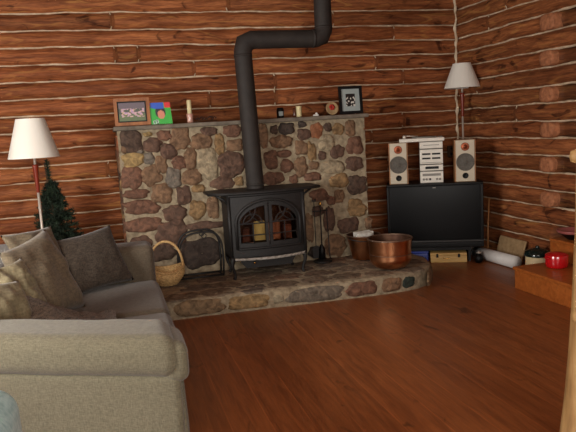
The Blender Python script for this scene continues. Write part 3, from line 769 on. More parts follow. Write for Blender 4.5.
for k in range(5):
    b = MB(); a = rnd.uniform(-.5, .5); cx_, cy_ = c.x+(k-2)*.012, c.y+(k-2)*.035
    Rm = Matrix.Rotation(a*.4, 3, 'Z')@Matrix.Rotation(rnd.uniform(-.08, .08), 3, 'Y')
    h = .1-abs(k-2)*.01
    b.rbox((-h, -.012, -.1), (h, .012, .052+rnd.uniform(-.006, .012)), .006, lambda p: Rm@V((p.x, p.y+.006*noise.noise(V((p.x*20, p.z*20, k))), p.z))+V((cx_, cy_, HT+.212)), n=10)
    o = b.build('folded_newspaper', M_paper, None, loc=(cx_, cy_, HT+.12))
    tag(o, 'folded newspaper standing upright in the copper bucket', 'newspaper', 'newspapers in the copper bucket')

# ------------------------------------------------------------------ mantel ornaments
MZ = 1.5855
def leanframe(name, label, x0, x1, z1, y, tilt, fwid, mats, art, mount=0, cat='picture frame'):
    t = thing(name, label, cat, ((x0+x1)/2, y, MZ)); ct, st = math.cos(tilt), math.sin(tilt); xc = (x0+x1)/2; W = (x1-x0)/2; Hh = z1-MZ
    F = lambda p: V((xc+p.x, y+p.y*ct+p.z*st, MZ+.003+p.z*ct-p.y*st))
    b = MB(); d = .018
    b.box((-W, -d, 0), (W, 0, fwid), F); b.box((-W, -d, Hh-fwid), (W, 0, Hh), F); b.box((-W, -d, fwid), (-W+fwid, 0, Hh-fwid), F); b.box((W-fwid, -d, fwid), (W, 0, Hh-fwid), F)
    b.build('frame', mats[0], t)
    b = MB(); b.box((-W+fwid*.8, -.004, fwid*.8), (W-fwid*.8, .004, Hh-fwid*.8), F); b.build('mount', mats[1], t)
    b = MB(); g = fwid+mount; art(b, F, -W+g, W-g, g, Hh-g); o = b.build('photograph', M_art, t)
    return t
M_art = mat('printed_picture', (1, 1, 1, 1), .4); nt = M_art.node_tree; a = nt.nodes.new('ShaderNodeAttribute'); a.attribute_name = 'Tone'
nt.links.new(a.outputs['Color'], nt.nodes['Principled BSDF'].inputs['Base Color'])
def pat(fn, nx=40, ny=30):
    def art(b, F, xa, xb, za, zb):
        vs = []; col = []
        for i in range(nx+1):
            for j in range(ny+1):
                u, v = i/nx, j/ny; vs.append(F(V((xa+(xb-xa)*u, -.0055, za+(zb-za)*v)))); c = fn(u, v); col.append(lin((c[0]/255, c[1]/255, c[2]/255)))
        b.add(vs, [(i*(ny+1)+j, (i+1)*(ny+1)+j, (i+1)*(ny+1)+j+1, i*(ny+1)+j+1) for i in range(nx) for j in range(ny)], col=col, smooth=False)
    return art
def group_photo(u, v):
    n1 = noise.noise(V((u*9, v*8, 2))); n2 = noise.noise(V((u*17, v*15, 5)))
    if v > .68+.08*n1: return (96, 82, 92)
    if .22 < v < .7 and .08 < u < .97 and n1+n2*.6 > -.12+abs(v-.45)*.8: return (186+50*n2, 150+50*n2, 150+60*n1)
    return (84, 100, 58) if v < .4 else (64, 70, 56)
def framed_black(u, v):
    if (u-.35)**2*3+(v-.4)**2 < .1 and noise.noise(V((u*6, v*6, 1))) > -.2: return (30, 28, 28)
    if noise.noise(V((u*5+3, v*5, 8))) > .12 and v < .75: return (210, 206, 196)
    return (24, 22, 22)
leanframe('picture_frame', 'brown wooden picture frame with group photo, at the left mantel end', .105, .425, 1.835, 6.10, .06, .03, (M_framewood, M_black), pat(group_photo), .012)
leanframe('picture_frame', 'black framed picture with wide grey mount, at the right mantel end', 2.285, 2.535, 1.862, 6.10, .08, .028, (M_black, M_mat), pat(framed_black), .048)
def child(u, v):
    d = ((u-.52)/.17)**2+((v-.44)/.2)**2
    h = ((u-.5)/.25)**2+((v-.55)/.26)**2
    if v > .72 and .06 < u < .7 and noise.noise(V((u*5, v*5, 3))) > -.35: return (36, 84, 190)
    if v > .74 and u > .7: return (206, 38, 44)
    if v > .86 and u < .3: return (190, 70, 44)
    if d < 1: return (206, 130, 104)
    if h < 1: return (26, 22, 24)
    if v < .22 and .12 < u < .38 and noise.noise(V((u*18, v*18, 3))) > -.05: return (220, 225, 230) if noise.noise(V((u*30, v*30, 1))) > 0 else (24, 30, 40)
    return (40, 168, 52)
def card(x0, x1, z1, y, tilt):
    t = thing('photo_card', 'bright green photo card of a dark haired child beside the wooden frame', 'photo', ((x0+x1)/2, y, MZ)); ct, st = math.cos(tilt), math.sin(tilt); xc = (x0+x1)/2; Hh = z1-MZ; W = (x1-x0)/2
    F = lambda p: V((xc+p.x-.06*p.z, y+p.y*ct+p.z*st, MZ+.002+p.z*ct-p.y*st))
    b = MB(); b.box((-W, -.004, 0), (W, .002, Hh), F); b.build('card_backing', M_white, t)
    b = MB(); pat(child)(b, F, -W, W, 0, Hh); b.build('picture', M_art, t)
card(.43, .625, 1.785, 6.10, .1)
# candle in pink glass
t = thing('pillar_candle', 'tall cream candle in a pinkish glass holder right of green photo card', 'candle', (.79, 6.1, MZ))
b = MB(); b.lathe([(0, 0), (.026, 0), (.03, .01), (.028, .03), (.032, .07), (.033, .085), (.028, .085), (.025, .03), (0, .02)], (.79, 6.1, MZ), 20); b.build('candle_holder', M_pink, t)
b = MB(); b.lathe([(0, .03), (.022, .03), (.021, .205), (.016, .212), (.004, .208), (0, .208)], (.79, 6.1, MZ), 20); b.build('candle_wax', M_candle, t)
b = MB(); b.tube([(.79, 6.1, MZ+.2), (.791, 6.1, MZ+.222)], .0015, 5); b.build('wick', M_black, t)
# dried twig ornament
t = thing('dried_twigs', 'small dark sprig of dried leaves lying right of the tall candle', 'dried plant', (.93, 6.12, MZ)); b = MB(); rnd = random.Random(3)
for k in range(16):
    x = .84+k*.0125; z = MZ+.02+rnd.uniform(-.005, .02); a = rnd.uniform(-1, 1)
    b.tube([(x, 6.12, z), (x+.012*math.cos(a), 6.11+rnd.uniform(-.02, .02), z+.016), (x+.022*math.cos(a), 6.11, z+.018*math.sin(a)+.01)], [.0015, .006, .001], 5)
b.build('leaves', mat('dry_leaf', rgb(48, 30, 20), .9), t)
b = MB(); b.tube([(.83, 6.12, MZ+.006), (.93, 6.12, MZ+.02), (1.05, 6.12, MZ+.012)], .003, 6); b.build('stem', M_bark, t)
# tiny frame with white mark
t = thing('small_votive_jar', 'tiny black glass jar with a white label right of the pipe', 'jar', (1.67, 6.1, MZ))
b = MB(); b.lathe([(0, 0), (.034, 0), (.036, .01), (.036, .078), (.032, .086), (.03, .1), (.027, .1), (.027, .02), (0, .015)], (1.67, 6.1, MZ), 20); b.build('jar_body', M_black, t)
b = MB(); vs = []
for i in range(9):
    a = -PI/2-.7+1.3*i/8
    for z in (.02, .062): vs.append((1.67+.037*math.cos(a), 6.1+.037*math.sin(a), MZ+z))
b.add(vs, [(2*i, 2*i+2, 2*i+3, 2*i+1) for i in range(8)]); b.build('paper_label', M_mat, t)
t = thing('cream_candle_jar', 'short cream candle cup with brown left side on the mantel', 'candle', (1.86, 6.1, MZ))
b = MB(); b.lathe([(0, 0), (.022, 0), (.026, .008), (.027, .09), (.03, .105), (.026, .105), (.022, .02), (0, .01)], (1.86, 6.1, MZ), 20); b.build('cup', M_candle, t)
b = MB(); b.lathe([(0, 0), (.016, 0), (.018, .02), (.016, .08), (.01, .09), (0, .09)], (1.815, 6.105, MZ), 14); tag(b.build('brown_bottle', M_brownglass, None, loc=(1.815, 6.105, MZ)), 'small brown bottle tight against the cream candle cup', 'bottle')
t = thing('white_figurine', 'tiny white figurine lying low between cream cup and plate', 'figurine', (2.03, 6.08, MZ))
b = MB(); b.rbox((2.0, 6.065, MZ), (2.055, 6.095, MZ+.016), .007); b.lathe([(0, 0), (.012, .006), (.012, .016), (0, .024)], (2.035, 6.08, MZ+.012), 12); b.build('figure_body', M_white, t)
# round plate with red flower
t = thing('round_ornament_plate', 'small round tan plate with red flower leaning beside black frame', 'plate', (2.20, 6.1, MZ))
b = MB(); pc = V((2.205, 6.1, MZ+.066)); F = lambda p: pc+V((p.x, -p.z*.97+p.y*.2, p.y*.97+p.z*.2))
b.lathe([(0, 0), (.04, .0), (.058, .012), (.066, .014), (.066, .009), (.055, 0), (.04, -.006), (0, -.006)], n=32, fr=F); b.build('dish', M_board, t)
b = MB()
for k in range(6):
    a = k*PI/3; b.lathe([(0, .003), (.012, .004), (.014, .009), (0, .012)], (.018*math.cos(a), .012+.018*math.sin(a), 0), 10, fr=F)
b.build('flower', mat('flower_red', rgb(176, 40, 28), .6), t)

# ------------------------------------------------------------------ TV corner
TA = math.radians(26); TO = V((2.79, 6.153, 0)); te = V((math.cos(TA), -math.sin(TA), 0)); tb = V((math.sin(TA), math.cos(TA), 0))
TF = lambda p: TO+te*p.x+tb*p.y+V((0, 0, p.z))
def loc(s, d, z): return TF(V((s, d, z)))
st = thing('tv_stand', 'low black open television stand in the room corner', 'stand', loc(.48, .22, 0))
b = MB(); b.box((-.02, .0, .125), (.85, .42, .155), TF); b.build('top_board', M_black, st)
for s in (-.01, .82): b = MB(); b.box((s, .03, 0), (s+.025, .42, .125), TF); b.build('side_panel', M_black, st)
b = MB(); b.box((.015, .40, 0), (.82, .419, .125), TF); b.build('back_panel', M_black, st)
tv = thing('television', 'large black television filling the corner below the stereo', 'television', loc(.485, .2, .157))
b = MB(); 
P0 = [(0, 0), (.975, 0), (.975, .2), (.8, .43), (.175, .43), (0, .2)]
vs = [loc(x, y, .158) for x, y in P0]+[loc(x, y, .83) for x, y in P0]; n = 6
b.add(vs, [tuple(range(6))[::-1], tuple(range(6, 12))]+[(i, (i+1) % n, (i+1) % n+n, i+n) for i in range(n)], smooth=False); b.build('cabinet', M_black, tv)
b = MB(); b.rbox((.03, -.006, .235), (.945, .004, .805), .004, TF); b.build('screen', M_screen, tv)
b = MB(); b.rbox((0, -.012, .215), (.975, .003, .232), .004, TF); b.build('speaker_bar', mat('dark_grey_trim', rgb(44, 42, 40), .45), tv)
b = MB(); b.rbox((0, -.014, .808), (.975, .004, .83), .005, TF); b.rbox((0, -.014, .232), (.024, .004, .808), .005, TF); b.rbox((.951, -.014, .232), (.975, .004, .808), .005, TF); b.rbox((0, -.012, .158), (.975, .003, .213), .004, TF); b.build('bezel', M_gloss, tv)
b = MB(); b.box((.47, -.0165, .786), (.50, -.0145, .79), TF); b.build('logo_badge', M_silver, tv)
def speaker(s0, s1, d0, label):
    sp_ = thing('bookshelf_speaker', label, 'speaker', loc((s0+s1)/2, d0+.1, .83), None); zt = 1.262; zb = .832
    b = MB(); b.box((s0, d0+.012, zb), (s1, d0+.22, zt), TF); b.build('cabinet', M_spwood, sp_)
    b = MB(); b.rbox((s0+.012, d0-.004, zb+.004), (s1-.012, d0+.013, zt-.002), .004, TF); b.build('baffle', M_baffle, sp_)
    xc = (s0+s1)/2; fr = lambda zc: (lambda p: TF(V((xc+p.x, d0-.004-p.z, zc+p.y))))
    b = MB(); b.lathe([(.091, .0), (.091, .006), (.086, .009), (.08, .004), (.05, .0025), (.026, .002), (.022, .007), (0, .011)], n=36, fr=fr(1.035)); b.build('woofer', M_cone, sp_)
    b = MB(); b.lathe([(.042, 0), (.042, .005), (.034, .008), (.018, .003), (.014, .012), (0, .016)], n=28, fr=fr(1.192)); b.build('tweeter', M_tweet, sp_)
    b = MB(); b.lathe([(.03, 0), (.03, .005), (.024, .006), (.02, .001), (0, .001)], n=24, fr=fr(.895)); b.build('bass_port', M_black, sp_)
speaker(.032, .228, .05, 'left bookshelf speaker, pale front in wood cabinet, under the turntable edge')
speaker(.702, .912, .05, 'right bookshelf speaker, pale front in wood cabinet, below the corner lamp')
# stereo units
units = [(.832, .956, 'control', 'silver stereo receiver with knobs, lowest unit of the stack'), (.958, 1.025, 'display', 'slim silver unit with dark display, second from the bottom of stereo stack'),
         (1.027, 1.185, 'deck', 'tall silver cassette deck with two dark slots, third in stereo stack'), (1.187, 1.262, 'plain', 'plain slim silver unit directly under the turntable')]
for z0, z1, kind, lb in units:
    u_ = thing('stereo_unit', lb, 'stereo', loc(.467, .2, z0)); b = MB(); b.rbox((.35, .062, z0), (.587, .30, z1-.001), .003, TF); b.build('case', M_grey, u_)
    b = MB(); b.rbox((.352, .052, z0+.004), (.585, .063, z1-.005), .004, TF); b.build('front_panel', M_silver, u_)
    b = MB(); h = z1-z0
    if kind == 'control':
        b.box((.375, .049, z1-.05), (.56, .053, z1-.025), TF); b.build('display', M_grey, u_)
        for s in (.385, .415, .52, .55, .45):
            kb = MB(); kb.lathe([(.011, 0), (.011, .012), (.008, .014), (0, .014)], n=14, fr=lambda p: TF(V((s+p.x, .052-p.z, z0+.04+p.y)))); kb.build('knob', M_grey if s != .45 else M_black, u_)
    elif kind == 'display': b.box((.405, .049, z0+.02), (.54, .053, z1-.02), TF); b.build('display', M_black, u_)
    elif kind == 'deck':
        for zz in (z1-.06, z1-.105):
            sb = MB()
            for s in (.375, .475): sb.box((s, .049, zz), (s+.085, .053, zz+.018), TF)
            sb.build('cassette_slot', M_black, u_)
        b.box((.37, .049, z0+.015), (.57, .053, z0+.02), TF); b.build('trim_line', M_grey, u_)
    else: b.box((.39, .049, z0+.035), (.55, .053, z0+.042), TF); b.build('trim_line', M_grey, u_)
tt = thing('turntable', 'flat silver record turntable on top of the stereo stack', 'turntable', loc(.38, .2, 1.263))
b = MB(); b.rbox((.145, .04, 1.265), (.603, .32, 1.30), .005, TF); b.build('plinth', M_silver, tt)
b = MB(); b.lathe([(0, 0), (.125, 0), (.128, .006), (.125, .012), (0, .012)], n=40, fr=lambda p: TF(V((.40+p.x, .18+p.y, 1.301+p.z)))); b.build('platter', M_grey, tt)
b = MB(); b.lathe([(0, 0), (.02, 0), (.02, .03), (.012, .036), (0, .036)], n=16, fr=lambda p: TF(V((.2+p.x, .1+p.y, 1.300+p.z)))); b.tube([TF(V((.2, .1, 1.329))), TF(V((.29, .12, 1.324))), TF(V((.34, .15, 1.32)))], .005, 8); b.build('tone_arm', M_steel, tt)
b = MB()
for s in (.52, .55, .575): b.lathe([(0, 0), (.009, 0), (.009, .014), (0, .014)], n=12, fr=lambda p: TF(V((s+p.x, .07+p.y, 1.300+p.z))))
b.build('button', M_grey, tt)
# things below the tv
wb = thing('wooden_box', 'pale wooden box with two dark latches on floor under television', 'box', loc(.60, .05, 0))
b = MB(); b.rbox((.43, -.03, .001), (.80, .20, .07), .003, TF); b.build('box_body', M_boxwood, wb)
b = MB(); b.rbox((.43, -.03, .072), (.80, .20, .1), .003, TF); b.build('lid', M_boxwood, wb)
for s in (.50, .72): b = MB(); b.rbox((s-.012, -.035, .055), (s+.012, -.029, .085), .002, TF); b.lathe([(0, 0), (.012, 0), (.012, .003), (0, .003)], n=12, fr=lambda p: TF(V((s+p.x, -.03-p.z, .083+p.y)))); b.build('latch', M_black, wb)
b = MB(); b.tube([TF(V((.59+.03*math.cos(PI*i/8), -.034-.006, .055-.014*math.sin(PI*i/8)))) for i in range(9)], .003, 6); b.build('handle', M_brass, wb)
bb_ = thing('blue_storage_bin', 'dark blue plastic bin under the television beside the wooden box', 'bin', loc(.31, .08, 0))
b = MB(); b.rbox((.2, 0, .001), (.41, .25, .1), .012, TF); b.build('tub', M_bluebin, bb_)
b = MB(); b.rbox((.195, -.005, .1), (.415, .255, .118), .006, TF); b.rbox((.198, -.004, .055), (.412, .002, .066), .003, TF); b.build('lid', M_bluebin, bb_)
bp_ = thing('black_round_jar', "small glossy black round jar on floor under the television's right end", 'jar', (3.585, 5.70, 0))
b = MB(); b.lathe([(0, 0), (.03, 0), (.044, .025), (.046, .05), (.036, .08), (.024, .09), (.024, .1), (0, .1)], (3.585, 5.70, .001), 24); b.build('jar_body', M_gloss, bp_)
b = MB(); b.lathe([(0, .1), (.026, .1), (.026, .108), (.009, .112), (.007, .122), (0, .124)], (3.585, 5.70, .001), 20); b.build('lid', M_steel, bp_)

t = thing('wall_outlet', 'small dark outlet plate on the log wall between stereo and right speaker', 'outlet', (3.88, 6.70, 1.10))
b = MB(); b.rbox((3.84, 6.705, 1.04), (3.92, 6.735, 1.17), .006); b.build('plate', mat('brown_plate', rgb(74, 58, 44), .5), t)
for z in (1.075, 1.135): b = MB(); b.lathe([(.016, 0), (.016, .003), (0, .004)], n=14, fr=lambda p: V((3.88+p.x, 6.705-p.z, z+p.y))); b.build('socket', M_black, t)
# lamps
def lamp(x, y, zb, zt, rb, rt_, wood, label):
    t = thing('floor_lamp', label, 'lamp', (x, y, 0))
    b = MB(); b.lathe([(0, 0), (.12, 0), (.125, .01), (.11, .02), (.03, .03), (.012, .045), (0, .045)], (x, y, .001), 32); b.build('base', M_steel, t)
    b = MB(); b.tube([(x, y, .03), (x, y, wood[0])], .0105, 12); b.tube([(x, y, wood[1]), (x, y, zb+.1)], .0105, 12); b.build('pole', M_steel, t)
    b = MB(); b.lathe([(.012, wood[0]), (.013, wood[0]+.01), (.024, wood[1]-.02), (.026, wood[1]-.004), (.012, wood[1])], (x, y, 0), 20); b.build('wooden_grip', M_redwood, t)
    b = MB(); b.lathe([(rb, zb), (rb*.995+rt_*.005, zb+.006), (rt_, zt-.004), (rt_, zt), (rt_-.003, zt), (rb-.003, zb), (rb, zb)], (x, y, 0), 48); sh = b.build('lamp_shade', M_shade, t)
    b = MB()
    for k in range(3): a = k*2*PI/3; b.tube([(x, y, zt-.02), (x+(rt_-.002)*math.cos(a), y+(rt_-.002)*math.sin(a), zt-.006)], .002, 6)
    b.tube([(x, y, zt-.02), (x, y, zb+.08)], .003, 6); b.lathe([(0, 0), (.008, .004), (.006, .014), (0, .018)], (x, y, zt-.015+.01), 10); b.build('shade_holder', M_brass, sh)
    b = MB(); b.lathe([(0, .1), (.02, .1), (.022, .13), (.03, .16), (.026, .19), (0, .2)], (x, y, zb), 16); b.build('bulb', M_white, t)
lamp(-.563, 5.6, 1.365, 1.68, .2, .112, (1.08, 1.31), 'floor lamp with white cone shade behind the sofa, left')
lamp(3.84, 6.38, 1.81, 2.075, .195, .098, (1.50, 1.76), 'floor lamp with white cone shade in the corner behind the right speaker')

# ------------------------------------------------------------------ fir tree
tr = thing('small_fir_tree', 'small dark green artificial fir tree behind the sofa beside left lamp', 'tree', (-.47, 6.15, 0))
b = MB(); b.tube([(-.47, 6.15, 0.02), (-.5, 6.15, .7), (-.54, 6.15, 1.3)], [.02, .014, .005], 8); b.build('trunk', M_bark, tr)
b = MB(); b.lathe([(0, .0), (.16, .0), (.17, .03), (.05, .06), (0, .06)], (-.47, 6.15, .001), 20); b.build('tree_stand', M_iron, tr)
b = MB(); rnd = random.Random(9)
for k in range(620):
    q = rnd.random()**1.25; z = .12+q*1.0; R_ = .33*(1-q)**.8+.035
    a = rnd.uniform(0, 2*PI); x0_ = -.45-.07*(z/1.3); base = V((x0_, 6.15, z)); L_ = R_*rnd.uniform(.7, 1.08)
    d = V((math.cos(a), math.sin(a), rnd.uniform(-.25, .35))).normalized(); tip = base+d*L_
    tn = rnd.uniform(.6, 1.4)
    b.tube([base, tip], [.004, .002], 4, col=(tn, tn, tn), cap=False)
    for m in range(60):
        s = rnd.uniform(.25, 1.02); p = base+d*L_*s; e_ = V((rnd.gauss(0, 1), rnd.gauss(0, 1), rnd.gauss(0, 1))).normalized(); e_ = (e_+d*.7).normalized()*.035
        sd_ = e_.cross(V((rnd.gauss(0, 1), rnd.gauss(0, 1), 1))).normalized()*.0045
        b.add([p-sd_, p+sd_, p+e_], [(0, 1, 2)], col=(tn, tn, tn), smooth=False)
for k in range(420):
    z = 1.02+.3*rnd.random(); p = V((-.45-.07*(z/1.3), 6.15, z)); e_ = V((rnd.gauss(0, 1), rnd.gauss(0, 1), rnd.uniform(.2, 1.5))).normalized()*.04
    sd_ = e_.cross(V((rnd.gauss(0, 1), 1, .3))).normalized()*.003; b.add([p-sd_, p+sd_, p+e_], [(0, 1, 2)], smooth=False)
b.build('foliage', M_green, tr)

# ------------------------------------------------------------------ sofa
sofa = thing('sofa', 'beige linen sofa seen from its padded near arm', 'sofa', (-.2, 3.8, 0))
def shear(p):   # the near arm is splayed: its outer end stands towards the camera on the right
    x = p.x; k = max(0, min(1, (.23-x)/.95))
    wv = .004*noise.noise(V((x*9, p.y*9, p.z*9)))+.005*noise.noise(V((x*3, p.z*2.5, 7)))
    return V((x, p.y+k*.95*.47+wv, p.z+wv*.6))
b = MB(); b.rbox((-.72, 2.435, .05), (.205, 2.70, .56), .035, shear, n=14); 
for q in range(3):  # slipcover folds at the front corner
    x = .203+.006*q; b.tube([shear(V((x, 2.50+.04*q, .55-.01*q))), shear(V((x+.005, 2.49+.04*q, .3))), shear(V((x+.004, 2.50+.04*q, .06)))], [.008, .011, .012], 8)
b.build('arm', M_sofa, sofa)
ar = sofa.children[0]
b = MB(); b.rbox((-.75, 2.405, .542), (.205, 2.735, .718), .07, shear, seg=6, n=16)
b.build('arm_pad', M_sofa, ar)
b = MB()
b.rbox((.13, 2.43, .52), (.24, 2.70, .69), .045, lambda p: shear(p), seg=5, n=4)
b.build('arm_front_panel', M_sofa, ar)
b = MB(); b.rbox((-.62, 4.70, .05), (.272, 5.0, .70), .06, n=10, seg=4); b.build('arm', M_sofa2, sofa)
b = MB(); b.rbox((-.92, 2.95, .05), (-.6, 5.0, .78), .08, n=10, seg=4); b.build('backrest', M_sofa2, sofa)
b = MB(); b.rbox((-.62, 3.08, .06), (.24, 4.72, .28), .03, n=8); b.build('base', M_sofa2, sofa)
for y0, y1 in ((3.06, 3.80), (3.81, 4.70)):
    b = MB(); b.rbox((-.61, y0, .275), (.285, y1, .45), .055, lambda p: V((p.x, p.y, p.z+(.012*math.sin(max(0, min(1, (p.y-y0)/(y1-y0)))*PI) if p.z > .4 else 0))), seg=4, n=8); b.build('seat_cushion', M_sofa2, sofa)
for x, y in ((-.78, 3.05), (.15, 2.5), (-.78, 4.92), (.2, 4.92)):
    b = MB(); b.lathe([(.02, 0), (.028, .055), (0, .055)], (x, y, .001), 12); b.build('leg', M_black, sofa)

def pillow(BL, BR, TR, TL, th, mat_, label, name='throw_pillow', n=22, seed=0, wr=.012, pinch=.07, cat='pillow'):
    BL, BR, TR, TL = map(V, (BL, BR, TR, TL)); c = (BL+BR+TR+TL)/4
    nn = (BR-BL).cross(TL-BL).normalized(); b = MB()
    for sg in (1, -1):
        vs = []
        for i in range(n+1):
            for j in range(n+1):
                u, v = i/n*2-1, j/n*2-1
                uu = u*(1-pinch*(1-v*v)*abs(u)**3) ; vv = v*(1-pinch*(1-u*u)*abs(v)**3)
                a, d = (uu+1)/2, (vv+1)/2
                p = BL*(1-a)*(1-d)+BR*a*(1-d)+TR*a*d+TL*(1-a)*d
                t_ = th*((1-u*u)*(1-v*v))**.42
                edge = (1-u**8)*(1-v**8)
                wv = wr*(noise.noise(V((u*2.2+seed, v*2.2, seed+sg)))+.5*noise.noise(V((u*6, v*5+seed, sg+2))))*edge
                ov = wr*.7*noise.noise(V((u*1.5+seed, v*1.5, 9)))
                vs.append(p+nn*(sg*(t_+wv)+ov))
        b.add(vs, [(i*(n+1)+j, (i+1)*(n+1)+j, (i+1)*(n+1)+j+1, i*(n+1)+j+1) for i in range(n) for j in range(n)])
    o = b.build(name, mat_, None, merge=True, loc=tuple(c)); tag(o, label, cat)
    return o
pillow((-.27, 4.38, .47), (.11, 4.62, .475), (-.02, 4.72, .875), (-.40, 4.50, .83), .06, M_pilD, 'dark brown textured square pillow standing at the far sofa arm', seed=3)
pillow((-.43, 3.62, .50), (-.20, 4.0, .485), (-.40, 4.13, .97), (-.62, 3.76, .90), .085, M_pilA, 'large tan pillow in front, slumped against the dark pillow', seed=5, wr=.02)
pillow((-.50, 4.22, .52), (-.30, 4.44, .52), (-.40, 4.56, .93), (-.68, 4.30, .93), .06, M_pilA, 'tan pillow furthest back, peeking over the large tan one', seed=8, wr=.02)
pillow((-.52, 3.42, .60), (-.36, 3.60, .60), (-.49, 3.66, .885), (-.66, 3.52, .87), .06, M_pilL, 'light cream pillow with gathered corner at the left picture edge', seed=11, wr=.02, pinch=.16)
pillow((-.58, 3.16, .52), (-.37, 3.34, .52), (-.49, 3.46, .80), (-.68, 3.32, .84), .05, M_pilL, 'light ribbed pillow lying just behind the near sofa arm', seed=14, wr=.014)
# knitted throw
b = MB(); n = 60; m = 34; vs = []
for sg in (0, 1):
    vs = []
    for i in range(n+1):
        for j in range(m+1):
            u, v = i/n, j/m; x = -.47+.44*u; y = 3.3+.6*v-.06*u
            z = .466+.24*(1-u)**1.3*math.sin(PI*min(1, .25+v*.75))+.016*noise.noise(V((u*5, v*5, 1)))+.004*math.sin(u*110)*math.sin(v*130)+.012
            x += .025*noise.noise(V((v*4, u*2, 3)))*(u > .9)
            vs.append((x, y, z-sg*.016))
    b.add(vs, [(i*(m+1)+j, (i+1)*(m+1)+j, (i+1)*(m+1)+j+1, i*(m+1)+j+1) for i in range(n) for j in range(m)])
tag(b.build('knitted_throw', M_throw, None, loc=(-.1, 3.4, .46)), 'dark brown knitted throw crumpled on the seat behind the near arm', 'blanket')

# pale blue chair whose corner shows at the lower left
ac = thing('pale_blue_armchair', 'pale blue upholstered armchair corner at the lower left picture edge', 'armchair', (-.85, 1.75, 0))
b = MB(); b.rbox((-1.25, 1.4, .1), (-.45, 2.1, .42), .06, n=5); b.build('seat', M_blue, ac)
b = MB()
def armf(p): return V((p.x+.02*noise.noise(V((p.y*5, p.z*5, 2))), p.y, p.z-.25*max(0, p.x+.45)))
b.rbox((-.5, 1.35, .1), (-.325, 2.12, .765), .07, armf, seg=5, n=6); b.build('arm', M_blue, ac)
b = MB(); b.rbox((-1.35, 1.35, .1), (-1.2, 2.12, .62), .07, seg=5, n=6); b.build('arm', M_blue, ac)
b = MB(); b.rbox((-1.3, 1.15, .1), (-.42, 1.4, .68), .07, seg=5, n=6); b.build('backrest', M_blue, ac)
for x in (-1.28, -.45):
    for y in (1.22, 2.05): b = MB(); b.lathe([(.018, 0), (.026, .1), (0, .1)], (x, y, .001), 12); b.build('leg', M_redwood, ac)

# ------------------------------------------------------------------ right side: steps, post and what stands there
step = thing('wooden_steps', 'varnished orange pine steps along the right log wall', 'steps', (3.65, 4.2, 0))
b = MB(); b.rbox((3.3, 2.6, .0015), (3.95, 4.69, .165), .004, n=2); b.build('lower_riser', M_pine, step)
b = MB(); b.rbox((3.285, 2.6, .165), (3.95, 4.70, .192), .006, n=2); b.build('lower_tread', M_pine, step)
b = MB(); b.rbox((3.745, 2.6, .193), (3.95, 4.8, .355), .004, n=2); b.build('upper_riser', M_pine, step)
b = MB(); b.rbox((3.735, 2.6, .355), (3.95, 4.80, .38), .006, n=2); b.build('upper_tread', M_pine, step)
b = MB(); b.rbox((3.755, 4.702, .0015), (3.95, 4.79, .193), .004); b.build('end_block', M_pine, step)

rp = thing('red_enamel_pot', 'bright red round pot standing on the lower pine step', 'pot', (3.575, 4.49, .193))
c = V((3.577, 4.50, .194)); b = MB(); b.lathe([(0, 0), (.08, 0), (.088, .008), (.093, .03), (.094, .105), (.09, .112), (.086, .105), (.085, .02), (0, .012)], c, 36); b.build('pot_body', M_red, rp)
b = MB(); b.lathe([(.088, .112), (.07, .122), (.03, .13), (0, .131)], c, 36); ld = b.build('lid', M_red, rp)
for sg in (-1, 1):
    b = MB(); b.tube([c+V((sg*.085, -.03, .085)), c+V((sg*.107, -.02, .088)), c+V((sg*.107, .02, .088)), c+V((sg*.085, .03, .085))], .006, 8); b.build('handle', M_red, rp)
jr = thing('lidded_stoneware_jar', 'cream stoneware crock with dark green lid between steps and white roll', 'jar', (3.86, 5.0, 0))
c = V((3.84, 5.10, .001)); b = MB(); b.lathe([(0, 0), (.10, 0), (.108, .01), (.11, .14), (.105, .156), (0, .156)], c, 32); b.build('jar_body', M_cream, jr)
b = MB(); b.lathe([(.118, .155), (.122, .17), (.105, .2), (.06, .222), (.016, .226), (.02, .24), (.012, .25), (0, .252)], c, 32); b.build('lid', M_darkgreen, jr)
bo = thing('serving_bowl', 'dark bowl with pinkish rim on the upper pine step', 'bowl', (3.87, 4.55, .381))
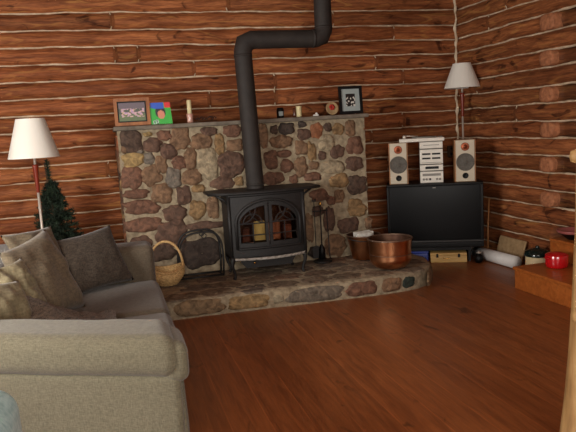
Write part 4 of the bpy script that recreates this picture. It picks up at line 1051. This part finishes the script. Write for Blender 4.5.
c = V((3.87, 4.64, .381)); b = MB(); b.lathe([(0, 0), (.055, 0), (.06, .006), (.1, .035), (.132, .06)], c, 36); b.build('bowl_body', M_gloss, bo)
b = MB(); b.lathe([(.132, .06), (.146, .075), (.146, .085), (.138, .083), (.08, .04), (0, .02)], c, 36); b.build('glazed_rim', mat('pink_glaze', rgb(150, 84, 80), .3), bo)
b = MB(); rr_ = .062; ps = [V((3.705, 5.93, rr_+.001)), V((3.735, 5.28, rr_+.001))]
b.tube(ps, rr_, 28); b.tube([ps[0]+V((0, .001, 0)), ps[0]-V((0, .004, 0))], rr_*1.004, 28)
tag(b.build('white_paper_roll', M_tube, None, loc=(3.79, 5.6, 0)), 'long white roll lying on the floor along the right wall', 'paper roll')
b = MB(); F = lambda p: V((3.89+p.z*.28+p.x, 5.64+p.y, .002+p.z*.96))
b.rbox((-.012, -.22, 0), (.012, .22, .235), .012, F, n=4); tag(b.build('tan_cutting_board', M_board, None, loc=(3.9, 5.46, 0)), 'square tan board leaning against the log wall behind white roll', 'board')
b = MB(); b.tube([(3.845, 5.93, .002), (3.86, 5.95, .3), (3.90, 5.98, .62)], .009, 8); tag(b.build('wooden_stick', M_spwood, None, loc=(3.85, 5.93, 0)), 'thin brown stick leaning in the corner right of television', 'stick')

# peeled log post
b = MB(); pts = []; rad = []
for i in range(61):
    z = ZC*i/60; e_ = 1.629+.052*(1-math.exp(-(z-.2)*2.2)) if z > .2 else 1.629-.03*(.2-z)/.2
    r_ = 1.765-e_; pts.append((1.768, 2.0, z)); rad.append(max(.07, r_)-.004-.012*min(1, z)+.003*noise.noise(V((0, 0, z*5))))
b.tube(pts, rad, 24)
for k, (z, a) in enumerate(((.72, 3.4), (1.33, 3.25), (.4, 3.9))):
    b.lathe([(0, -.03), (.03, -.02), (.035, 0), (.03, .02), (0, .03)], (1.765+.085*math.cos(a), 2.0+.085*math.sin(a), z), 12)
tag(b.build('log_post', M_post, None, loc=(1.765, 2.0, 0)), 'pale peeled log post at the right picture edge', 'post')
